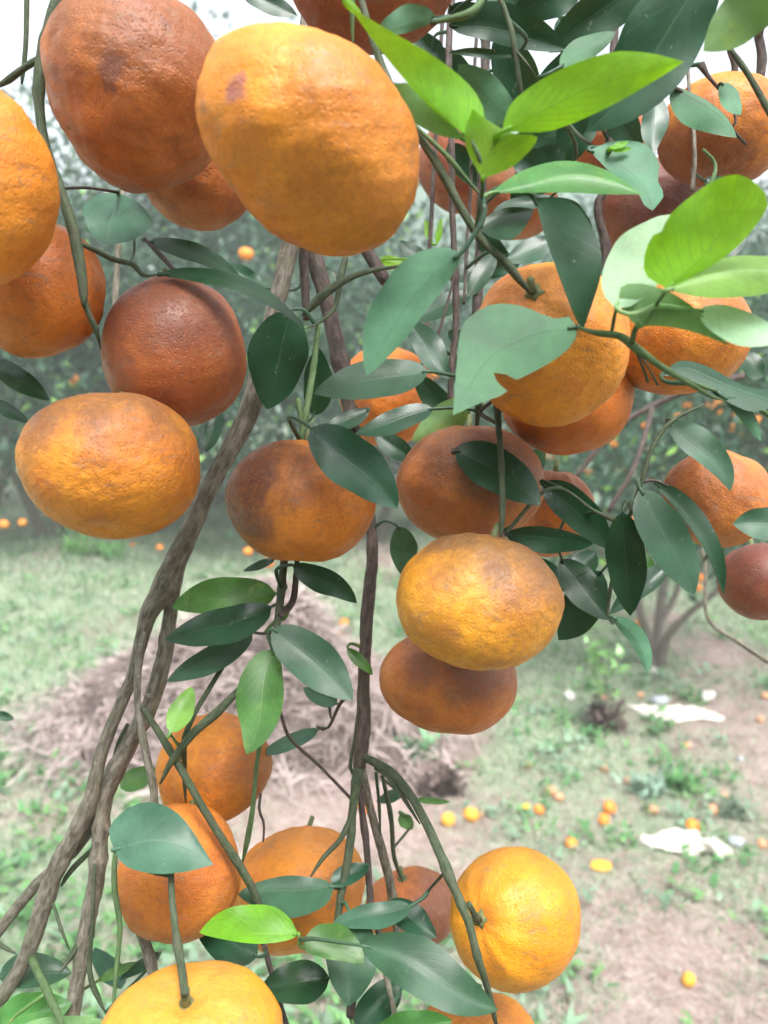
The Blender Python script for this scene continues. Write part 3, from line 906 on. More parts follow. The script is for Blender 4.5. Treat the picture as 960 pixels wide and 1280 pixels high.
def branch(pts, mat, lump=.10, name='branch', parent=None, world_pts=None, sides=10):
    """pts: (px, py, depth, width px)"""
    p = np.array(pts, float)
    n = max(8, int(np.linalg.norm(np.diff(p[:, :2], axis=0), axis=1).sum() / 7))
    n = min(n, 90)
    sp = crspline(p, n)
    path = np.array([P(q[0], q[1], q[2]) for q in sp])
    rad = np.maximum(sp[:, 3], 1.2) * .5 / FPX * sp[:, 2] * (.79 if mat is M_BARK else .86)
    seed = len(BR) + 500
    rg = np.random.default_rng(seed)
    wob = np.cumsum(rg.normal(0, 1, (n, 3)), 0); wob -= np.linspace(0, 1, n)[:, None] * wob[-1]
    path = path + wob * rad.mean() * .035
    # swellings at nodes
    for _ in range(max(1, n // 12)):
        k = rg.integers(1, n - 1); rad = rad * (1 + rg.uniform(.08, .26) * np.exp(-((np.arange(n) - k) / 1.2) ** 2))
    if mat is not M_BARK and mat is not M_DBARK and name == 'branch':
        rad[-4:] = rad[-4:] * np.array([.9, .78, .6, .35])
    v, f = tube(path, rad, sides, lump, seed)
    c = path.mean(0)
    me = mesh_from(name, v, f, c); mark_along(me, path, rad, sides)
    o = link(name, me, mat, origin=c)
    attach(o, parent or tree)
    BR.append((o, path))
    return o

def wbranch(pts, mat, name='branch', sides=10):
    p = np.array(pts, float); n = 30
    sp = crspline(p, n)
    v, f = tube(sp[:, :3], sp[:, 3], sides, .08, len(BR) + 900)
    c = sp[:, :3].mean(0)
    me = mesh_from(name, v, f, c); mark_along(me, sp[:, :3], sp[:, 3], sides)
    o = link(name, me, mat, origin=c); attach(o, tree)
    if name == 'branch': BR.append((o, sp[:, :3]))
    return o

def wp(px, py, z, w):
    return list(P(px, py, z)) + [w]

FORK = TB + [0.02, -.02, .62]
wbranch([list(TB + [0, 0, -.05]) + [.062], list(TB + [.02, 0, .3]) + [.050], list(FORK) + [.046], list(FORK + [-.02, .03, .2]) + [.030]], M_BARK, 'trunk', 14)
B, D, T, N = M_BARK, M_DBARK, M_TWIG, M_GREEN
# branches that run on below the picture into the trunk
wbranch([wp(-8, 1262, .450, .0052), wp(-60, 1420, .50, .0075), list(FORK + [-.05, .0, .25]) + [.014], list(FORK) + [.026]], B)
wbranch([wp(87, 1288, .440, .0062), wp(60, 1450, .49, .009), list(FORK + [.0, -.0, .25]) + [.016], list(FORK) + [.028]], B)
wbranch([wp(-8, 1172, .47, .0035), wp(-90, 1290, .52, .006), list(FORK + [-.09, .05, .35]) + [.012], list(FORK + [0, 0, .04]) + [.02]], B)
wbranch([wp(418, 1285, .50, .003), wp(330, 1500, .58, .007), list(FORK + [.12, .05, .3]) + [.013], list(FORK + [0, 0, -.03]) + [.022]], B)
# limbs above the picture that carry the hanging wood
wbranch([wp(374, 262, .47, .0075), wp(385, 60, .50, .0075), wp(430, -160, .56, .007), wp(560, -330, .62, .006), wp(760, -420, .66, .004)], B)
wbranch([wp(420, -140, .55, .0065), wp(240, -260, .50, .005), wp(90, -150, .40, .004), wp(76, -12, .345, .0032)], B)
wbranch([wp(560, -330, .62, .005), wp(700, -200, .52, .004), wp(660, -60, .40, .0022), wp(622, -10, .345, .0015)], T)
wbranch([wp(700, -360, .65, .005), wp(930, -260, .55, .004), wp(960, -60, .46, .0028), wp(948, 45, .50, .0026)], B)
wbranch([wp(430, -160, .56, .005), wp(470, -120, .45, .003), wp(446, -22, .335, .0015)], T)
wbranch([wp(930, -260, .55, .004), wp(1060, 60, .44, .003), wp(1010, 330, .36, .002), wp(962, 520, .34, .0012)], T)
# main forked branch
branch([(374, 262, .47, 30), (362, 310, .465, 29), (334, 430, .455, 28), (312, 512, .45, 30), (262, 610, .445, 28), (224, 698, .44, 33), (206, 742, .44, 34), (188, 768, .44, 26), (177, 812, .44, 20),
        (168, 850, .44, 20), (148, 895, .44, 19), (127, 950, .44, 19), (112, 1010, .44, 22), (72, 1088, .445, 27), (36, 1188, .45, 22), (-8, 1262, .45, 22)], B, .12, sides=14)
branch([(222, 706, .445, 22), (214, 760, .446, 22), (207, 815, .446, 24), (190, 880, .446, 26), (164, 932, .446, 28), (146, 968, .446, 27), (130, 1012, .446, 26), (122, 1095, .444, 26), (106, 1180, .442, 25), (87, 1290, .44, 24)], B, .12, sides=14)
branch([(132, 1000, .45, 15), (100, 1055, .455, 16), (46, 1106, .46, 17), (-8, 1172, .47, 16)], B)
branch([(180, 790, .436, 8), (174, 826, .43, 12), (172, 880, .425, 11), (181, 935, .42, 13), (193, 996, .42, 13), (184, 1040, .42, 14)], B)
branch([(150, 1070, .425, 13), (164, 1110, .425, 17), (176, 1160, .425, 17), (190, 1206, .425, 16), (200, 1270, .425, 15)], B)
branch([(126, 950, .45, 7), (120, 1010, .452, 10), (135, 1040, .452, 8), (92, 1085, .455, 9), (76, 1108, .452, 7)], T)
branch([(160, 905, .45, 6), (146, 935, .45, 6), (141, 975, .45, 6)], T)
# second long branch
branch([(388, 300, .50, 22), (402, 350, .495, 24), (414, 400, .49, 24), (427, 460, .485, 23), (441, 530, .48, 20), (460, 640, .475, 17), (465, 700, .47, 18), (457, 780, .465, 20), (454, 850, .46, 19), (453, 910, .455, 22), (449, 960, .45, 20)], D, .12, sides=12)
branch([(449, 955, .45, 15), (442, 1010, .445, 14), (437, 1060, .44, 13), (424, 1130, .43, 12), (416, 1190, .43, 10)], T)
branch([(452, 962, .452, 15), (466, 1020, .46, 14), (482, 1080, .47, 14), (492, 1128, .48, 14), (500, 1190, .49, 12)], B)
branch([(450, 985, .45, 9), (458, 1060, .45, 10), (464, 1135, .445, 10)], D)
branch([(446, 1000, .445, 7), (428, 1045, .44, 8), (404, 1072, .435, 7), (388, 1096, .43, 6)], T)
branch([(478, 970, .45, 6), (488, 1020, .46, 7), (492, 1070, .47, 7), (503, 1102, .49, 8)], T)
branch([(470, 965, .46, 5), (474, 1005, .46, 5), (476, 1045, .46, 4)], T)
branch([(448, 970, .455, 7), (438, 960, .455, 6), (444, 920, .455, 5), (448, 880, .46, 4)], T)
# the green arching shoot
branch([(446, 944, .452, 9), (466, 952, .446, 12), (492, 969, .43, 13), (520, 1006, .412, 13), (542, 1050, .396, 13), (562, 1098, .385, 13), (584, 1150, .378, 12), (598, 1200, .376, 11), (612, 1245, .385, 9), (622, 1290, .40, 8)], M_TWIG, .06)
branch([(470, 960, .442, 7), (490, 976, .43, 7), (525, 1030, .41, 6)], M_TWIG, .05)
branch([(586, 1130, .380, 8), (593, 1144, .387, 9), (599, 1150, .393, 10)], T, name='fruit_stalk')
branch([(555, 1091, .388, 4), (540, 1108, .42, 4), (520, 1130, .45, 4)], T)
# wood behind the largest fruit
branch([(378, 300, .49, 13), (380, 350, .49, 13), (383, 400, .49, 11)], D)
branch([(448, 296, .47, 17), (464, 322, .465, 17), (482, 352, .46, 16)], D)
branch([(505, 332, .45, 4), (450, 342, .445, 8), (412, 362, .44, 12), (378, 394, .44, 13)], T)
branch([(432, 320, .47, 8), (426, 345, .46, 10), (418, 385, .44, 6), (398, 404, .43, 5), (380, 411, .40, 4)], T)
branch([(398, 405, .43, 8), (392, 460, .425, 9), (384, 510, .41, 10), (376, 552, .40, 10)], N)
branch([(372, 500, .42, 9), (378, 530, .41, 10), (376, 552, .40, 10)], N)
# thin vertical stems in the centre
branch([(570, -60, .50, 10), (560, 60, .48, 10), (563, 180, .47, 10), (564, 260, .47, 10), (567, 330, .47, 10), (569, 400, .47, 10), (563, 480, .47, 9), (566, 520, .47, 8)], D)
branch([(612, -60, .54, 13), (606, 80, .53, 13), (602, 190, .52, 13), (600, 260, .52, 14), (598, 330, .52, 14), (594, 400, .51, 13), (590, 480, .50, 12)], D)
branch([(556, -40, .57, 6), (548, 110, .56, 6), (541, 220, .55, 6), (539, 270, .55, 6), (536, 320, .55, 7), (534, 400, .55, 7), (530, 470, .54, 6)], D)
branch([(572, 330, .46, 3), (556, 390, .46, 4), (544, 430, .46, 4)], D)
branch([(600, -40, .5, 5), (590, 150, .50, 5), (588, 240, .50, 5), (584, 300, .5, 5), (580, 380, .49, 4)], D)
branch([(772, -40, .56, 12), (764, 100, .54, 12), (757, 225, .53, 12), (746, 260, .53, 12), (757, 320, .53, 12), (750, 400, .52, 12), (748, 520, .5, 10)], D)
# shoot to the large orange behind the torn leaf
branch([(446, -22, .335, 9), (470, 60, .325, 11), (500, 130, .318, 12), (545, 202, .315, 13), (592, 285, .315, 12), (630, 326, .316, 12), (656, 358, .320, 11), (663, 366, .326, 10)], M_TWIG, .06)
branch([(520, 158, .313, 6), (560, 196, .312, 7), (590, 232, .315, 6), (604, 246, .316, 6)], N)
branch([(604, 222, .283, 5), (603, 238, .293, 6), (600, 262, .308, 6), (594, 286, .315, 7)], N)
branch([(588, 172, .280, 6), (600, 200, .281, 6), (603, 230, .288, 6)], N, name='twig')
branch([(626, 164, .280, 5), (612, 190, .281, 5), (604, 226, .286, 5)], N, name='twig')
branch([(622, -10, .345, 8), (634, 22, .345, 8), (642, 52, .345, 9), (650, 110, .35, 7), (655, 150, .36, 6)], T)
branch([(646, 64, .345, 4), (660, 82, .345, 4), (672, 98, .35, 3)], T)
branch([(608, -12, .30, 9), (598, 8, .298, 11), (584, 18, .296, 12), (560, 24, .296, 9), (540, 28, .298, 6)], N)
branch([(440, -5, .31, 8), (440, 25, .312, 7), (441, 58, .314, 6)], N)
# left hanging twigs
branch([(76, -12, .345, 19), (58, 48, .345, 18), (48, 96, .345, 18), (49, 145, .345, 14), (62, 200, .340, 13), (76, 240, .335, 15), (92, 290, .335, 17), (102, 345, .335, 15), (105, 385, .335, 11)], M_TWIG, .08)
branch([(102, 350, .335, 10), (108, 385, .337, 9), (120, 412, .342, 8), (126, 436, .350, 6)], M_TWIG, .06)
branch([(52, 72, .345, 10), (32, 84, .347, 10), (10, 100, .35, 10), (-10, 112, .352, 9)], T)
branch([(34, -12, .36, 7), (32, 50, .36, 7), (27, 105, .36, 7)], T)
branch([(94, 302, .335, 6), (118, 312, .345, 7), (142, 324, .36, 8), (166, 330, .37, 8), (180, 344, .372, 7), (200, 343, .374, 5)], T)
branch([(76, 236, .37, 4), (110, 235, .40, 4), (146, 240, .43, 5)], D)
branch([(170, 60, .62, 10), (156, 200, .6, 10), (149, 290, .58, 10), (147, 330, .58, 9), (145, 380, .58, 8), (150, 480, .57, 8), (160, 560, .56, 7)], B)
branch([(182, 300, .40, 5), (200, 318, .39, 6), (218, 338, .385, 6)], D)
branch([(168, 300, .45, 4), (167, 318, .43, 4), (160, 330, .38, 4)], T)
# right side
branch([(722, 409, .304, 5), (745, 416, .306, 8), (775, 420, .31, 11), (796, 436, .305, 13), (832, 462, .305, 9), (866, 482, .308, 7), (890, 496, .312, 5), (906, 500, .315, 4)], N, .06)
branch([(962, 520, .34, 7), (930, 500, .335, 6), (880, 484, .32, 5), (848, 470, .31, 6), (812, 446, .305, 8)], N, .06)
branch([(764, 420, .310, 5), (767, 402, .306, 5), (770, 386, .302, 5)], N, name='twig')
branch([(790, 428, .305, 8), (793, 416, .300, 8), (797, 406, .296, 7)], N, name='twig')
branch([(793, 434, .306, 4), (803, 458, .31, 4), (810, 478, .313, 4)], T, name='twig')
branch([(797, 440, .306, 3), (812, 462, .31, 3), (822, 482, .312, 3)], T, name='twig')
branch([(797, 408, .297, 5), (815, 388, .286, 5), (834, 362, .275, 5)], N, name='twig')
branch([(626, 486, .39, 9), (622, 510, .385, 10), (627, 580, .372, 9), (628, 640, .364, 9), (626, 672, .362, 8)], T)
branch([(600, 490, .41, 8), (597, 520, .415, 8), (595, 546, .42, 8)], T)
branch([(618, 500, .39, 4), (600, 515, .40, 6), (622, 530, .385, 5)], D)
branch([(566, 566, .385, 7), (574, 560, .39, 6), (592, 548, .41, 6)], D, name='twig')
branch([(632, 666, .38, 6), (690, 610, .39, 5), (745, 640, .40, 5), (782, 650, .385, 7), (800, 606, .38, 6), (815, 560, .38, 6), (838, 528, .38, 6), (880, 505, .38, 5)], T)
branch([(782, 650, .385, 6), (770, 700, .39, 6), (760, 760, .385, 6), (766, 778, .37, 5)], T)
branch([(800, 604, .38, 5), (816, 600, .38, 4), (836, 608, .38, 3)], D)
branch([(720, 596, .95, 7), (765, 540, .95, 8), (815, 508, .95, 9), (862, 488, .95, 10), (930, 470, .95, 11)], D)
branch([(760, 640, .90, 7), (790, 590, .90, 8), (806, 545, .92, 8), (815, 510, .94, 8)], D)
branch([(858, 600, .80, 5), (880, 700, .80, 5), (884, 770, .80, 6), (920, 800, .80, 7), (975, 836, .80, 9)], B)
branch([(880, 700, .78, 5), (895, 680, .74, 5), (905, 670, .66, 4)], T, name='twig')
branch([(908, 55, .42, 7), (930, 85, .42, 8), (950, 118, .42, 9), (975, 165, .42, 9)], T)
branch([(948, 45, .50, 12), (953, 70, .50, 12), (950, 100, .50, 12)], D)
branch([(912, 60, .47, 8), (918, 80, .47, 9), (918, 100, .47, 9)], D)
branch([(840, 108, .37, 5), (872, 128, .38, 6), (910, 158, .38, 6), (932, 180, .385, 5)], D)
branch([(876, 80, .40, 12), (886, 96, .40, 6), (910, 125, .40, 4), (920, 150, .40, 3), (914, 160, .395, 3)], D)
branch([(856, 40, .48, 6), (862, 110, .46, 6), (868, 178, .45, 6), (868, 210, .45, 7), (865, 240, .45, 7)], B)
branch([(878, 186, .43, 4), (894, 205, .43, 5), (888, 230, .42, 7), (870, 245, .41, 6)], N)
branch([(700, 140, .36, 5), (722, 168, .35, 5), (745, 184, .345, 5), (764, 186, .342, 4)], T)
# lower twigs
branch([(214, 1092, .365, 9), (215, 1120, .358, 10), (220, 1165, .345, 11), (228, 1215, .326, 12), (231, 1243, .314, 13)], T, .07, name='fruit_stalk')
branch([(142, 1062, .368, 6), (175, 1084, .368, 7), (214, 1094, .365, 9)], T, name='twig')
branch([(178, 884, .424, 9), (216, 945, .415, 11), (250, 1004, .41, 12), (286, 1062, .41, 12), (314, 1108, .415, 12), (330, 1150, .42, 9)], M_TWIG, .07)
branch([(336, 826, .42, 9), (300, 862, .42, 10), (272, 890, .415, 12), (240, 918, .41, 12), (214, 952, .41, 10), (200, 980, .415, 7)], T)
branch([(284, 824, .44, 6), (262, 860, .43, 7), (244, 890, .42, 7), (231, 922, .415, 8), (230, 960, .43, 8), (232, 1004, .44, 5)], T)
branch([(346, 830, .40, 6), (332, 895, .41, 7), (322, 950, .42, 7), (316, 1010, .42, 8), (309, 1050, .425, 9), (303, 1078, .43, 7)], N)
branch([(326, 992, .43, 4), (324, 1012, .43, 4), (330, 1030, .43, 4), (329, 1052, .43, 3)], D)
branch([(144, 1064, .40, 6), (143, 1110, .395, 9), (150, 1160, .39, 8), (146, 1210, .385, 6), (140, 1282, .38, 5)], N)
branch([(66, 1130, .44, 5), (76, 1160, .43, 5), (87, 1188, .43, 4)], T)
branch([(100, 1176, .44, 9), (86, 1200, .435, 8), (74, 1216, .43, 8)], T)
branch([(36, 1192, .455, 12), (56, 1232, .42, 11), (82, 1290, .40, 11)], N)
branch([(-6, 1176, .44, 7), (8, 1186, .44, 6), (20, 1192, .44, 5)], T)
branch([(118, 1080, .435, 4), (116, 1150, .43, 5), (112, 1215, .43, 7), (124, 1250, .43, 8), (132, 1266, .43, 5)], T)
branch([(330, 1180, .43, 8), (342, 1225, .43, 8), (360, 1290, .43, 8)], D)
branch([(356, 690, .43, 12), (352, 735, .42, 11), (347, 780, .41, 10), (342, 812, .395, 7)], T)
branch([(372, 690, .43, 8), (370, 720, .425, 9), (366, 752, .42, 10), (350, 770, .41, 8)], D)
branch([(314, 790, .43, 4), (330, 792, .42, 4), (345, 790, .41, 5)], D, name='twig')
branch([(440, 862, .46, 5), (425, 880, .47, 5), (410, 910, .48, 4), (396, 908, .48, 3)], D)
branch([(414, 898, .48, 3), (412, 884, .49, 4), (418, 878, .49, 3)], D, name='twig')
branch([(350, 888, .46, 5), (362, 922, .46, 5), (400, 958, .46, 5), (440, 1000, .455, 5)], D)
branch([(212, 916, .405, 3), (218, 925, .405, 4), (224, 932, .41, 5)], N, name='twig')
branch([(480, 975, .56, 4), (500, 990, .57, 4), (520, 1000, .58, 4)], T)
branch([(492, 1060, .47, 4), (515, 1030, .53, 3), (508, 1020, .57, 3)], T)
branch([(438, 1270, .41, 12), (440, 1240, .41, 14), (430, 1190, .42, 12), (424, 1150, .43, 10)], D)
branch([(494, 1270, .42, 9), (484, 1225, .42, 9), (474, 1170, .43, 9), (466, 1130, .445, 9)], B)
branch([(372, 1168, .385, 3), (380, 1176, .387, 4), (420, 1160, .42, 4)], N, name='twig')

def mean_parent(p):
    best, bo = 1e9, None
    for o, path in BR:
        d = np.min(np.linalg.norm(path - p, axis=1))
        if d < best: best, bo = d, (o, path)
    return bo[0], bo[1][np.argmin(np.linalg.norm(bo[1] - p, axis=1))], best

KM = {'dk': (M_DARK, 1), 'un': (M_DARK, -1), 'tl': (M_TEAL, 1), 'mg': (M_MID, 1), 'mu': (M_MID, -1), 'yt': (M_YOUNG, 1), 'yu': (M_YOUNG, -1), 'pt': (M_TENDER, 1), 'pu': (M_TENDER, -1)}
PT = np.linspace(0, 1, 17)
PROF = (PT ** .62) * ((1 - PT) ** .80); PROF /= PROF.max()
NLEAF = [0]

def leaf(b, t, wa, wb, z, kind, up=.5, bow=0, fold=.22, dz=0.0, mid=None, L=None, R=None, wave=.09, curl=.16, pet=None):
    """blade from base pixel b to tip pixel t; wa/wb half widths (px) on the walker's left/right;
    up: how far the blade faces the sky; L, R, mid: traced edges instead of the standard outline"""
    NLEAF[0] += 1
    rg = np.random.default_rng(3000 + NLEAF[0])
    b = np.array(b, float); t = np.array(t, float)
    d = t - b; ln = np.linalg.norm(d); d /= ln
    nrm = np.array([d[1], -d[0]])
    n = len(PT)
    if mid is None:
        M = b + np.outer(PT, t - b) + np.outer(4 * PT * (1 - PT) * bow, nrm)
        M += np.outer(rg.normal(0, .012) * ln * np.sin(PT * 6.28), nrm)
    else:
        M = crspline(mid, n)
    if L is None:
        dm = np.gradient(M, axis=0); dm /= np.linalg.norm(dm, axis=1)[:, None]
        nn = np.stack([dm[:, 1], -dm[:, 0]], 1)
        ea = 1 + .035 * np.sin(PT * rg.uniform(9, 16) + rg.uniform(0, 6)); eb = 1 + .035 * np.sin(PT * rg.uniform(9, 16) + rg.uniform(0, 6))
        Le = M + nn * (PROF * wa * ea)[:, None]; Re = M - nn * (PROF * wb * eb)[:, None]
    else:
        Le = crspline(L, n); Re = crspline(R, n)
    cy = (M[0, 1] + M[-1, 1]) / 2
    k = z / FPX
    vs, uvs = [], []
    K = 4
    ph = rg.uniform(0, 6.28, 4)
    sgn = KM[kind][1]
    for i in range(n):
        for j in range(-K, K + 1):
            v = j / K
            e = Le[i] if v > 0 else Re[i]
            q = M[i] * (1 - abs(v)) + e * abs(v)
            w = np.linalg.norm(e - M[i])
            # blade leans back with height in the picture; edges lift off the midrib; length arches; rim waves
            off = -up * (q[1] - cy) - sgn * fold * w * abs(v) ** 1.2 - sgn * 0.0
            off += wave * w * 1.6 * abs(v) ** 2 * math.sin(PT[i] * 9 + ph[0 if v > 0 else 1]) + curl * ln * (PT[i] - .35) ** 2 * sgn
            off += .02 * ln * math.sin(PT[i] * 5 + ph[2])
            zz = z + dz * (PT[i] - .5) + off * k
            vs.append(P(q[0], q[1], zz)); uvs.append((PT[i], .5 + v * .5))
    W = 2 * K + 1
    vs = np.array(vs)
    fs = []
    for i in range(n - 1):
        for j in range(W - 1):
            a = i * W + j
            fs.append((a, a + 1, a + W + 1, a + W))
    # which way do the faces look?
    a, b_, c_ = vs[8 * W + 2], vs[8 * W + 6], vs[10 * W + 4]
    nm = np.cross(vs[8 * W + 6] - vs[8 * W + 2], vs[11 * W + 4] - vs[5 * W + 4])
    if np.dot(nm, CAM - vs[8 * W + 4]) * sgn < 0:
        fs = [f[::-1] for f in fs]
    nb = len(vs)
    po, pp, dist = mean_parent(vs[K])
    # petiole from the blade base to the twig it grows on
    tv, tf = [], []
    if dist < .05 and pet is not False:
        p0 = vs[K]; dirb = vs[K] - vs[2 * W + K]; dirb /= max(np.linalg.norm(dirb), 1e-6)
        path = crspline([vs[W + K], p0, p0 * .55 + pp * .45 + dirb * dist * .25, pp], 9)
        tv, tf = tube(path, np.linspace(.0007, .0012, 9), 6, .04, NLEAF[0])
    c = vs[8 * W + 4]
    allv = np.vstack([vs, np.array(tv).reshape(-1, 3)]) if len(tv) else vs
    allf = fs + [tuple(q + nb for q in f) for f in tf]
    me = mesh_from('leaf', allv, allf, c)
    uvl = me.uv_layers.new(name='UVMap')
    UVA = uvs + [(.02, .5)] * len(tv)
    li = np.zeros(len(me.loops), np.int32); me.loops.foreach_get('vertex_index', li)
    uvl.data.foreach_set('uv', np.array(UVA, np.float32)[li].ravel())
    o = link('leaf', me, KM[kind][0], origin=c)
    attach(o, po)
    return o

F = leaf
# bright young leaves at the top
F((590, 172), (432, 8), 5, 58, .275, 'yu', -.35, 4, .10, mid=[(588, 174), (540, 128), (490, 72), (436, 8)], L=[(588, 174), (536, 132), (486, 76), (436, 8)], R=[(588, 174), (606, 150), (592, 112), (545, 72), (490, 40), (436, 8)])
F((584, 176), (443, 112), 10, 22, .285, 'mu', -.5, 0, .1, mid=[(584, 176), (520, 150), (443, 112)], R=[(584, 176), (540, 128), (508, 104), (443, 112)], L=[(584, 176), (540, 166), (490, 136), (443, 112)])
F((627, 165), (855, 77), 40, 18, .272, 'yu', -.45, -2, .12, L=[(627, 165), (640, 128), (690, 92), (760, 66), (810, 66), (855, 77)], R=[(627, 165), (690, 163), (760, 134), (815, 103), (855, 77)], mid=[(627, 165), (680, 138), (750, 104), (855, 77)])
F((603, 224), (592, 137), 18, 40, .280, 'yu', -.2, 0, .1, mid=[(603, 224), (606, 190), (600, 160), (591, 136)], L=[(603, 224), (584, 188), (582, 160), (591, 136)], R=[(603, 224), (644, 206), (672, 172), (640, 166), (612, 152), (591, 136)])
F((428, -4), (452, 22), 6, 6, .30, 'yu', -.2)
F((640, 152), (573, 80), 30, 24, .33, 'un', -.5, 0, .1)
F((545, 22), (470, 40), 10, 24, .318, 'un', -.4, 0, .1)
# dark leaves against the sky at the top
F((562, 34), (710, 62), 34, 18, .390, 'dk', -.2, 8, .2)
F((645, 68), (560, 66), 6, 7, .370, 'dk', -.3)
F((628, 36), (668, 158), 26, 28, .430, 'dk', -.4)
F((560, 12), (640, 40), 20, 20, .42, 'dk', -.4)
F((600, -20), (690, 10), 22, 26, .44, 'dk', -.4)
F((700, 84), (769, 40), 18, 12, .350, 'un', .3)
F((895, -50), (733, 165), 48, 50, .330, 'dk', -.15, 8, .12)
F((800, -30), (686, 66), 32, 26, .400, 'dk', -.3)
F((730, -30), (640, 20), 30, 26, .43, 'dk', -.4)
F((735, 55), (668, 128), 24, 20, .45, 'dk', -.3)
F((700, 180), (640, 260), 24, 24, .50, 'dk', -.3)
F((985, -28), (879, 64), 30, 34, .290, 'mu', -.45, 0, .15)
F((838, 107), (921, 172), 6, 34, .372, 'un', .1, 8, .15)
F((818, 118), (816, 192), 18, 16, .42, 'dk', .4)
F((902, 104), (926, 144), 12, 14, .395, 'un', .3)
F((736, 188), (816, 262), 28, 12, .338, 'un', .2, 0, .1, mid=[(736, 188), (775, 206), (805, 232), (816, 262)], L=[(736, 188), (768, 176), (806, 180), (824, 204), (822, 226), (830, 244), (816, 263)], R=[(736, 188), (764, 216), (796, 240), (805, 256), (816, 263)])
F((612, 242), (804, 243), 20, 10, .305, 'mg', .7, 0, -.6, mid=[(612, 242), (660, 232), (712, 219), (760, 226), (804, 243)], L=[(612, 242), (650, 215), (700, 201), (752, 210), (804, 243)], R=[(612, 242), (660, 241), (712, 241), (760, 243), (804, 243)], wave=0)
F((599, 286), (667, 262), 10, 30, .318, 'dk', .7, 4, .3)
F((668, 247), (728, 414), 42, 8, .310, 'dk', .05, 0, .15, mid=[(668, 247), (684, 295), (706, 352), (728, 414)], L=[(668, 247), (712, 250), (744, 292), (752, 335), (742, 375), (728, 414)], R=[(668, 247), (682, 298), (702, 354), (718, 395), (728, 414)])
F((692, 300), (632, 326), 16, 14, .45, 'dk', .5)
F((692, 246), (616, 264), 8, 10, .40, 'dk', .4)
F((618, 316), (585, 372), 12, 12, .47, 'dk', .5)
F((764, 186), (786, 176), 4, 4, .337, 'yt', .3)
F((764, 187), (790, 186), 4, 4, .338, 'yt', .3)
F((880, 225), (938, 252), 14, 12, .46, 'dk', .4)
# deep shade leaves behind the young shoots
for (b_, t_, w_, z_) in [((540, 60), (596, 128), 24, .50), ((600, 90), (556, 150), 22, .52), ((652, 96), (600, 168), 26, .50), ((690, 96), (728, 170), 26, .48), ((736, 120), (700, 208), 26, .50),
                         ((640, 190), (700, 232), 22, .48), ((700, 150), (640, 196), 26, .52), ((770, 60), (820, 118), 22, .50), ((700, 20), (740, 92), 24, .52), ((640, -30), (600, 50), 26, .52),
                         ((760, 130), (800, 190), 22, .52), ((560, 180), (604, 236), 18, .53), ((520, 40), (560, 90), 16, .50), ((690, 250), (740, 300), 20, .50), ((840, 60), (790, 110), 20, .54), ((600, 290), (640, 350), 16, .52), ((650, 320), (600, 350), 12, .5)]:
    F(b_, t_, w_, w_ * .9, z_, 'dk', -.3)
# young cluster on the right
F((770, 386), (838, 268), 38, 34, .292, 'pu', .55, 4, .08)
F((834, 361), (925, 217), 44, 40, .268, 'yu', -.35, 0, .10, mid=[(834, 361), (880, 318), (912, 270), (922, 218)], L=[(834, 361), (806, 342), (808, 310), (820, 290), (829, 288), (836, 270), (868, 242), (900, 222), (922, 218)], R=[(834, 361), (890, 332), (930, 300), (960, 255), (944, 228), (922, 218)])
F((833, 363), (985, 342), 24, 20, .272, 'pt', .7, 0, -.6, mid=[(833, 363), (880, 347), (930, 338), (985, 340)], L=[(833, 363), (868, 334), (920, 320), (985, 322)], R=[(833, 363), (880, 372), (930, 371), (985, 362)], wave=0)
F((796, 408), (912, 432), 30, 14, .288, 'mu', -.3, 0, .1, mid=[(796, 408), (805, 388), (850, 396), (912, 432)], L=[(796, 408), (776, 384), (778, 357), (815, 357), (862, 380), (912, 432)], R=[(796, 408), (830, 408), (870, 416), (912, 432)])
F((872, 388), (985, 424), 14, 30, .284, 'pu', .45, 4, .1)
F((826, 469), (964, 502), 14, 12, .325, 'dk', .9, 0, -.15, mid=[(826, 469), (858, 460), (896, 476), (932, 490), (964, 500)], L=[(826, 469), (850, 451), (884, 458), (930, 482), (964, 487)], R=[(826, 469), (860, 474), (898, 496), (936, 514), (964, 510)], wave=.0)
F((905, 497), (951, 552), 10, 8, .325, 'un', -.2, 6)
F((834, 528), (913, 614), 25, 14, .380, 'tl', .3, 8)
F((800, 611), (868, 744), 29, 29, .362, 'tl', .25, 2)
F((818, 603), (904, 744), 18, 7, .385, 'dk', .2, 16)
F((995, 652), (916, 655), 22, 20, .405, 'tl', .3)
F((676, 604), (766, 688), 25, 20, .405, 'dk', .0, 4)
F((632, 668), (742, 680), 13, 20, .388, 'dk', -.25, 2)
F((778, 640), (788, 770), 26, 25, .372, 'dk', -.25, 0, .1)
F((700, 700), (762, 775), 22, 22, .425, 'dk', .4)
F((752, 714), (698, 800), 30, 24, .432, 'dk', -.1)
F((838, 702), (762, 768), 13, 14, .44, 'dk', .4)
F((745, 690), (700, 735), 18, 16, .46, 'dk', .5)
F((806, 690), (815, 740), 10, 10, .47, 'mg', .3)
F((766, 772), (810, 842), 14, 9, .366, 'un', -.2, 10)
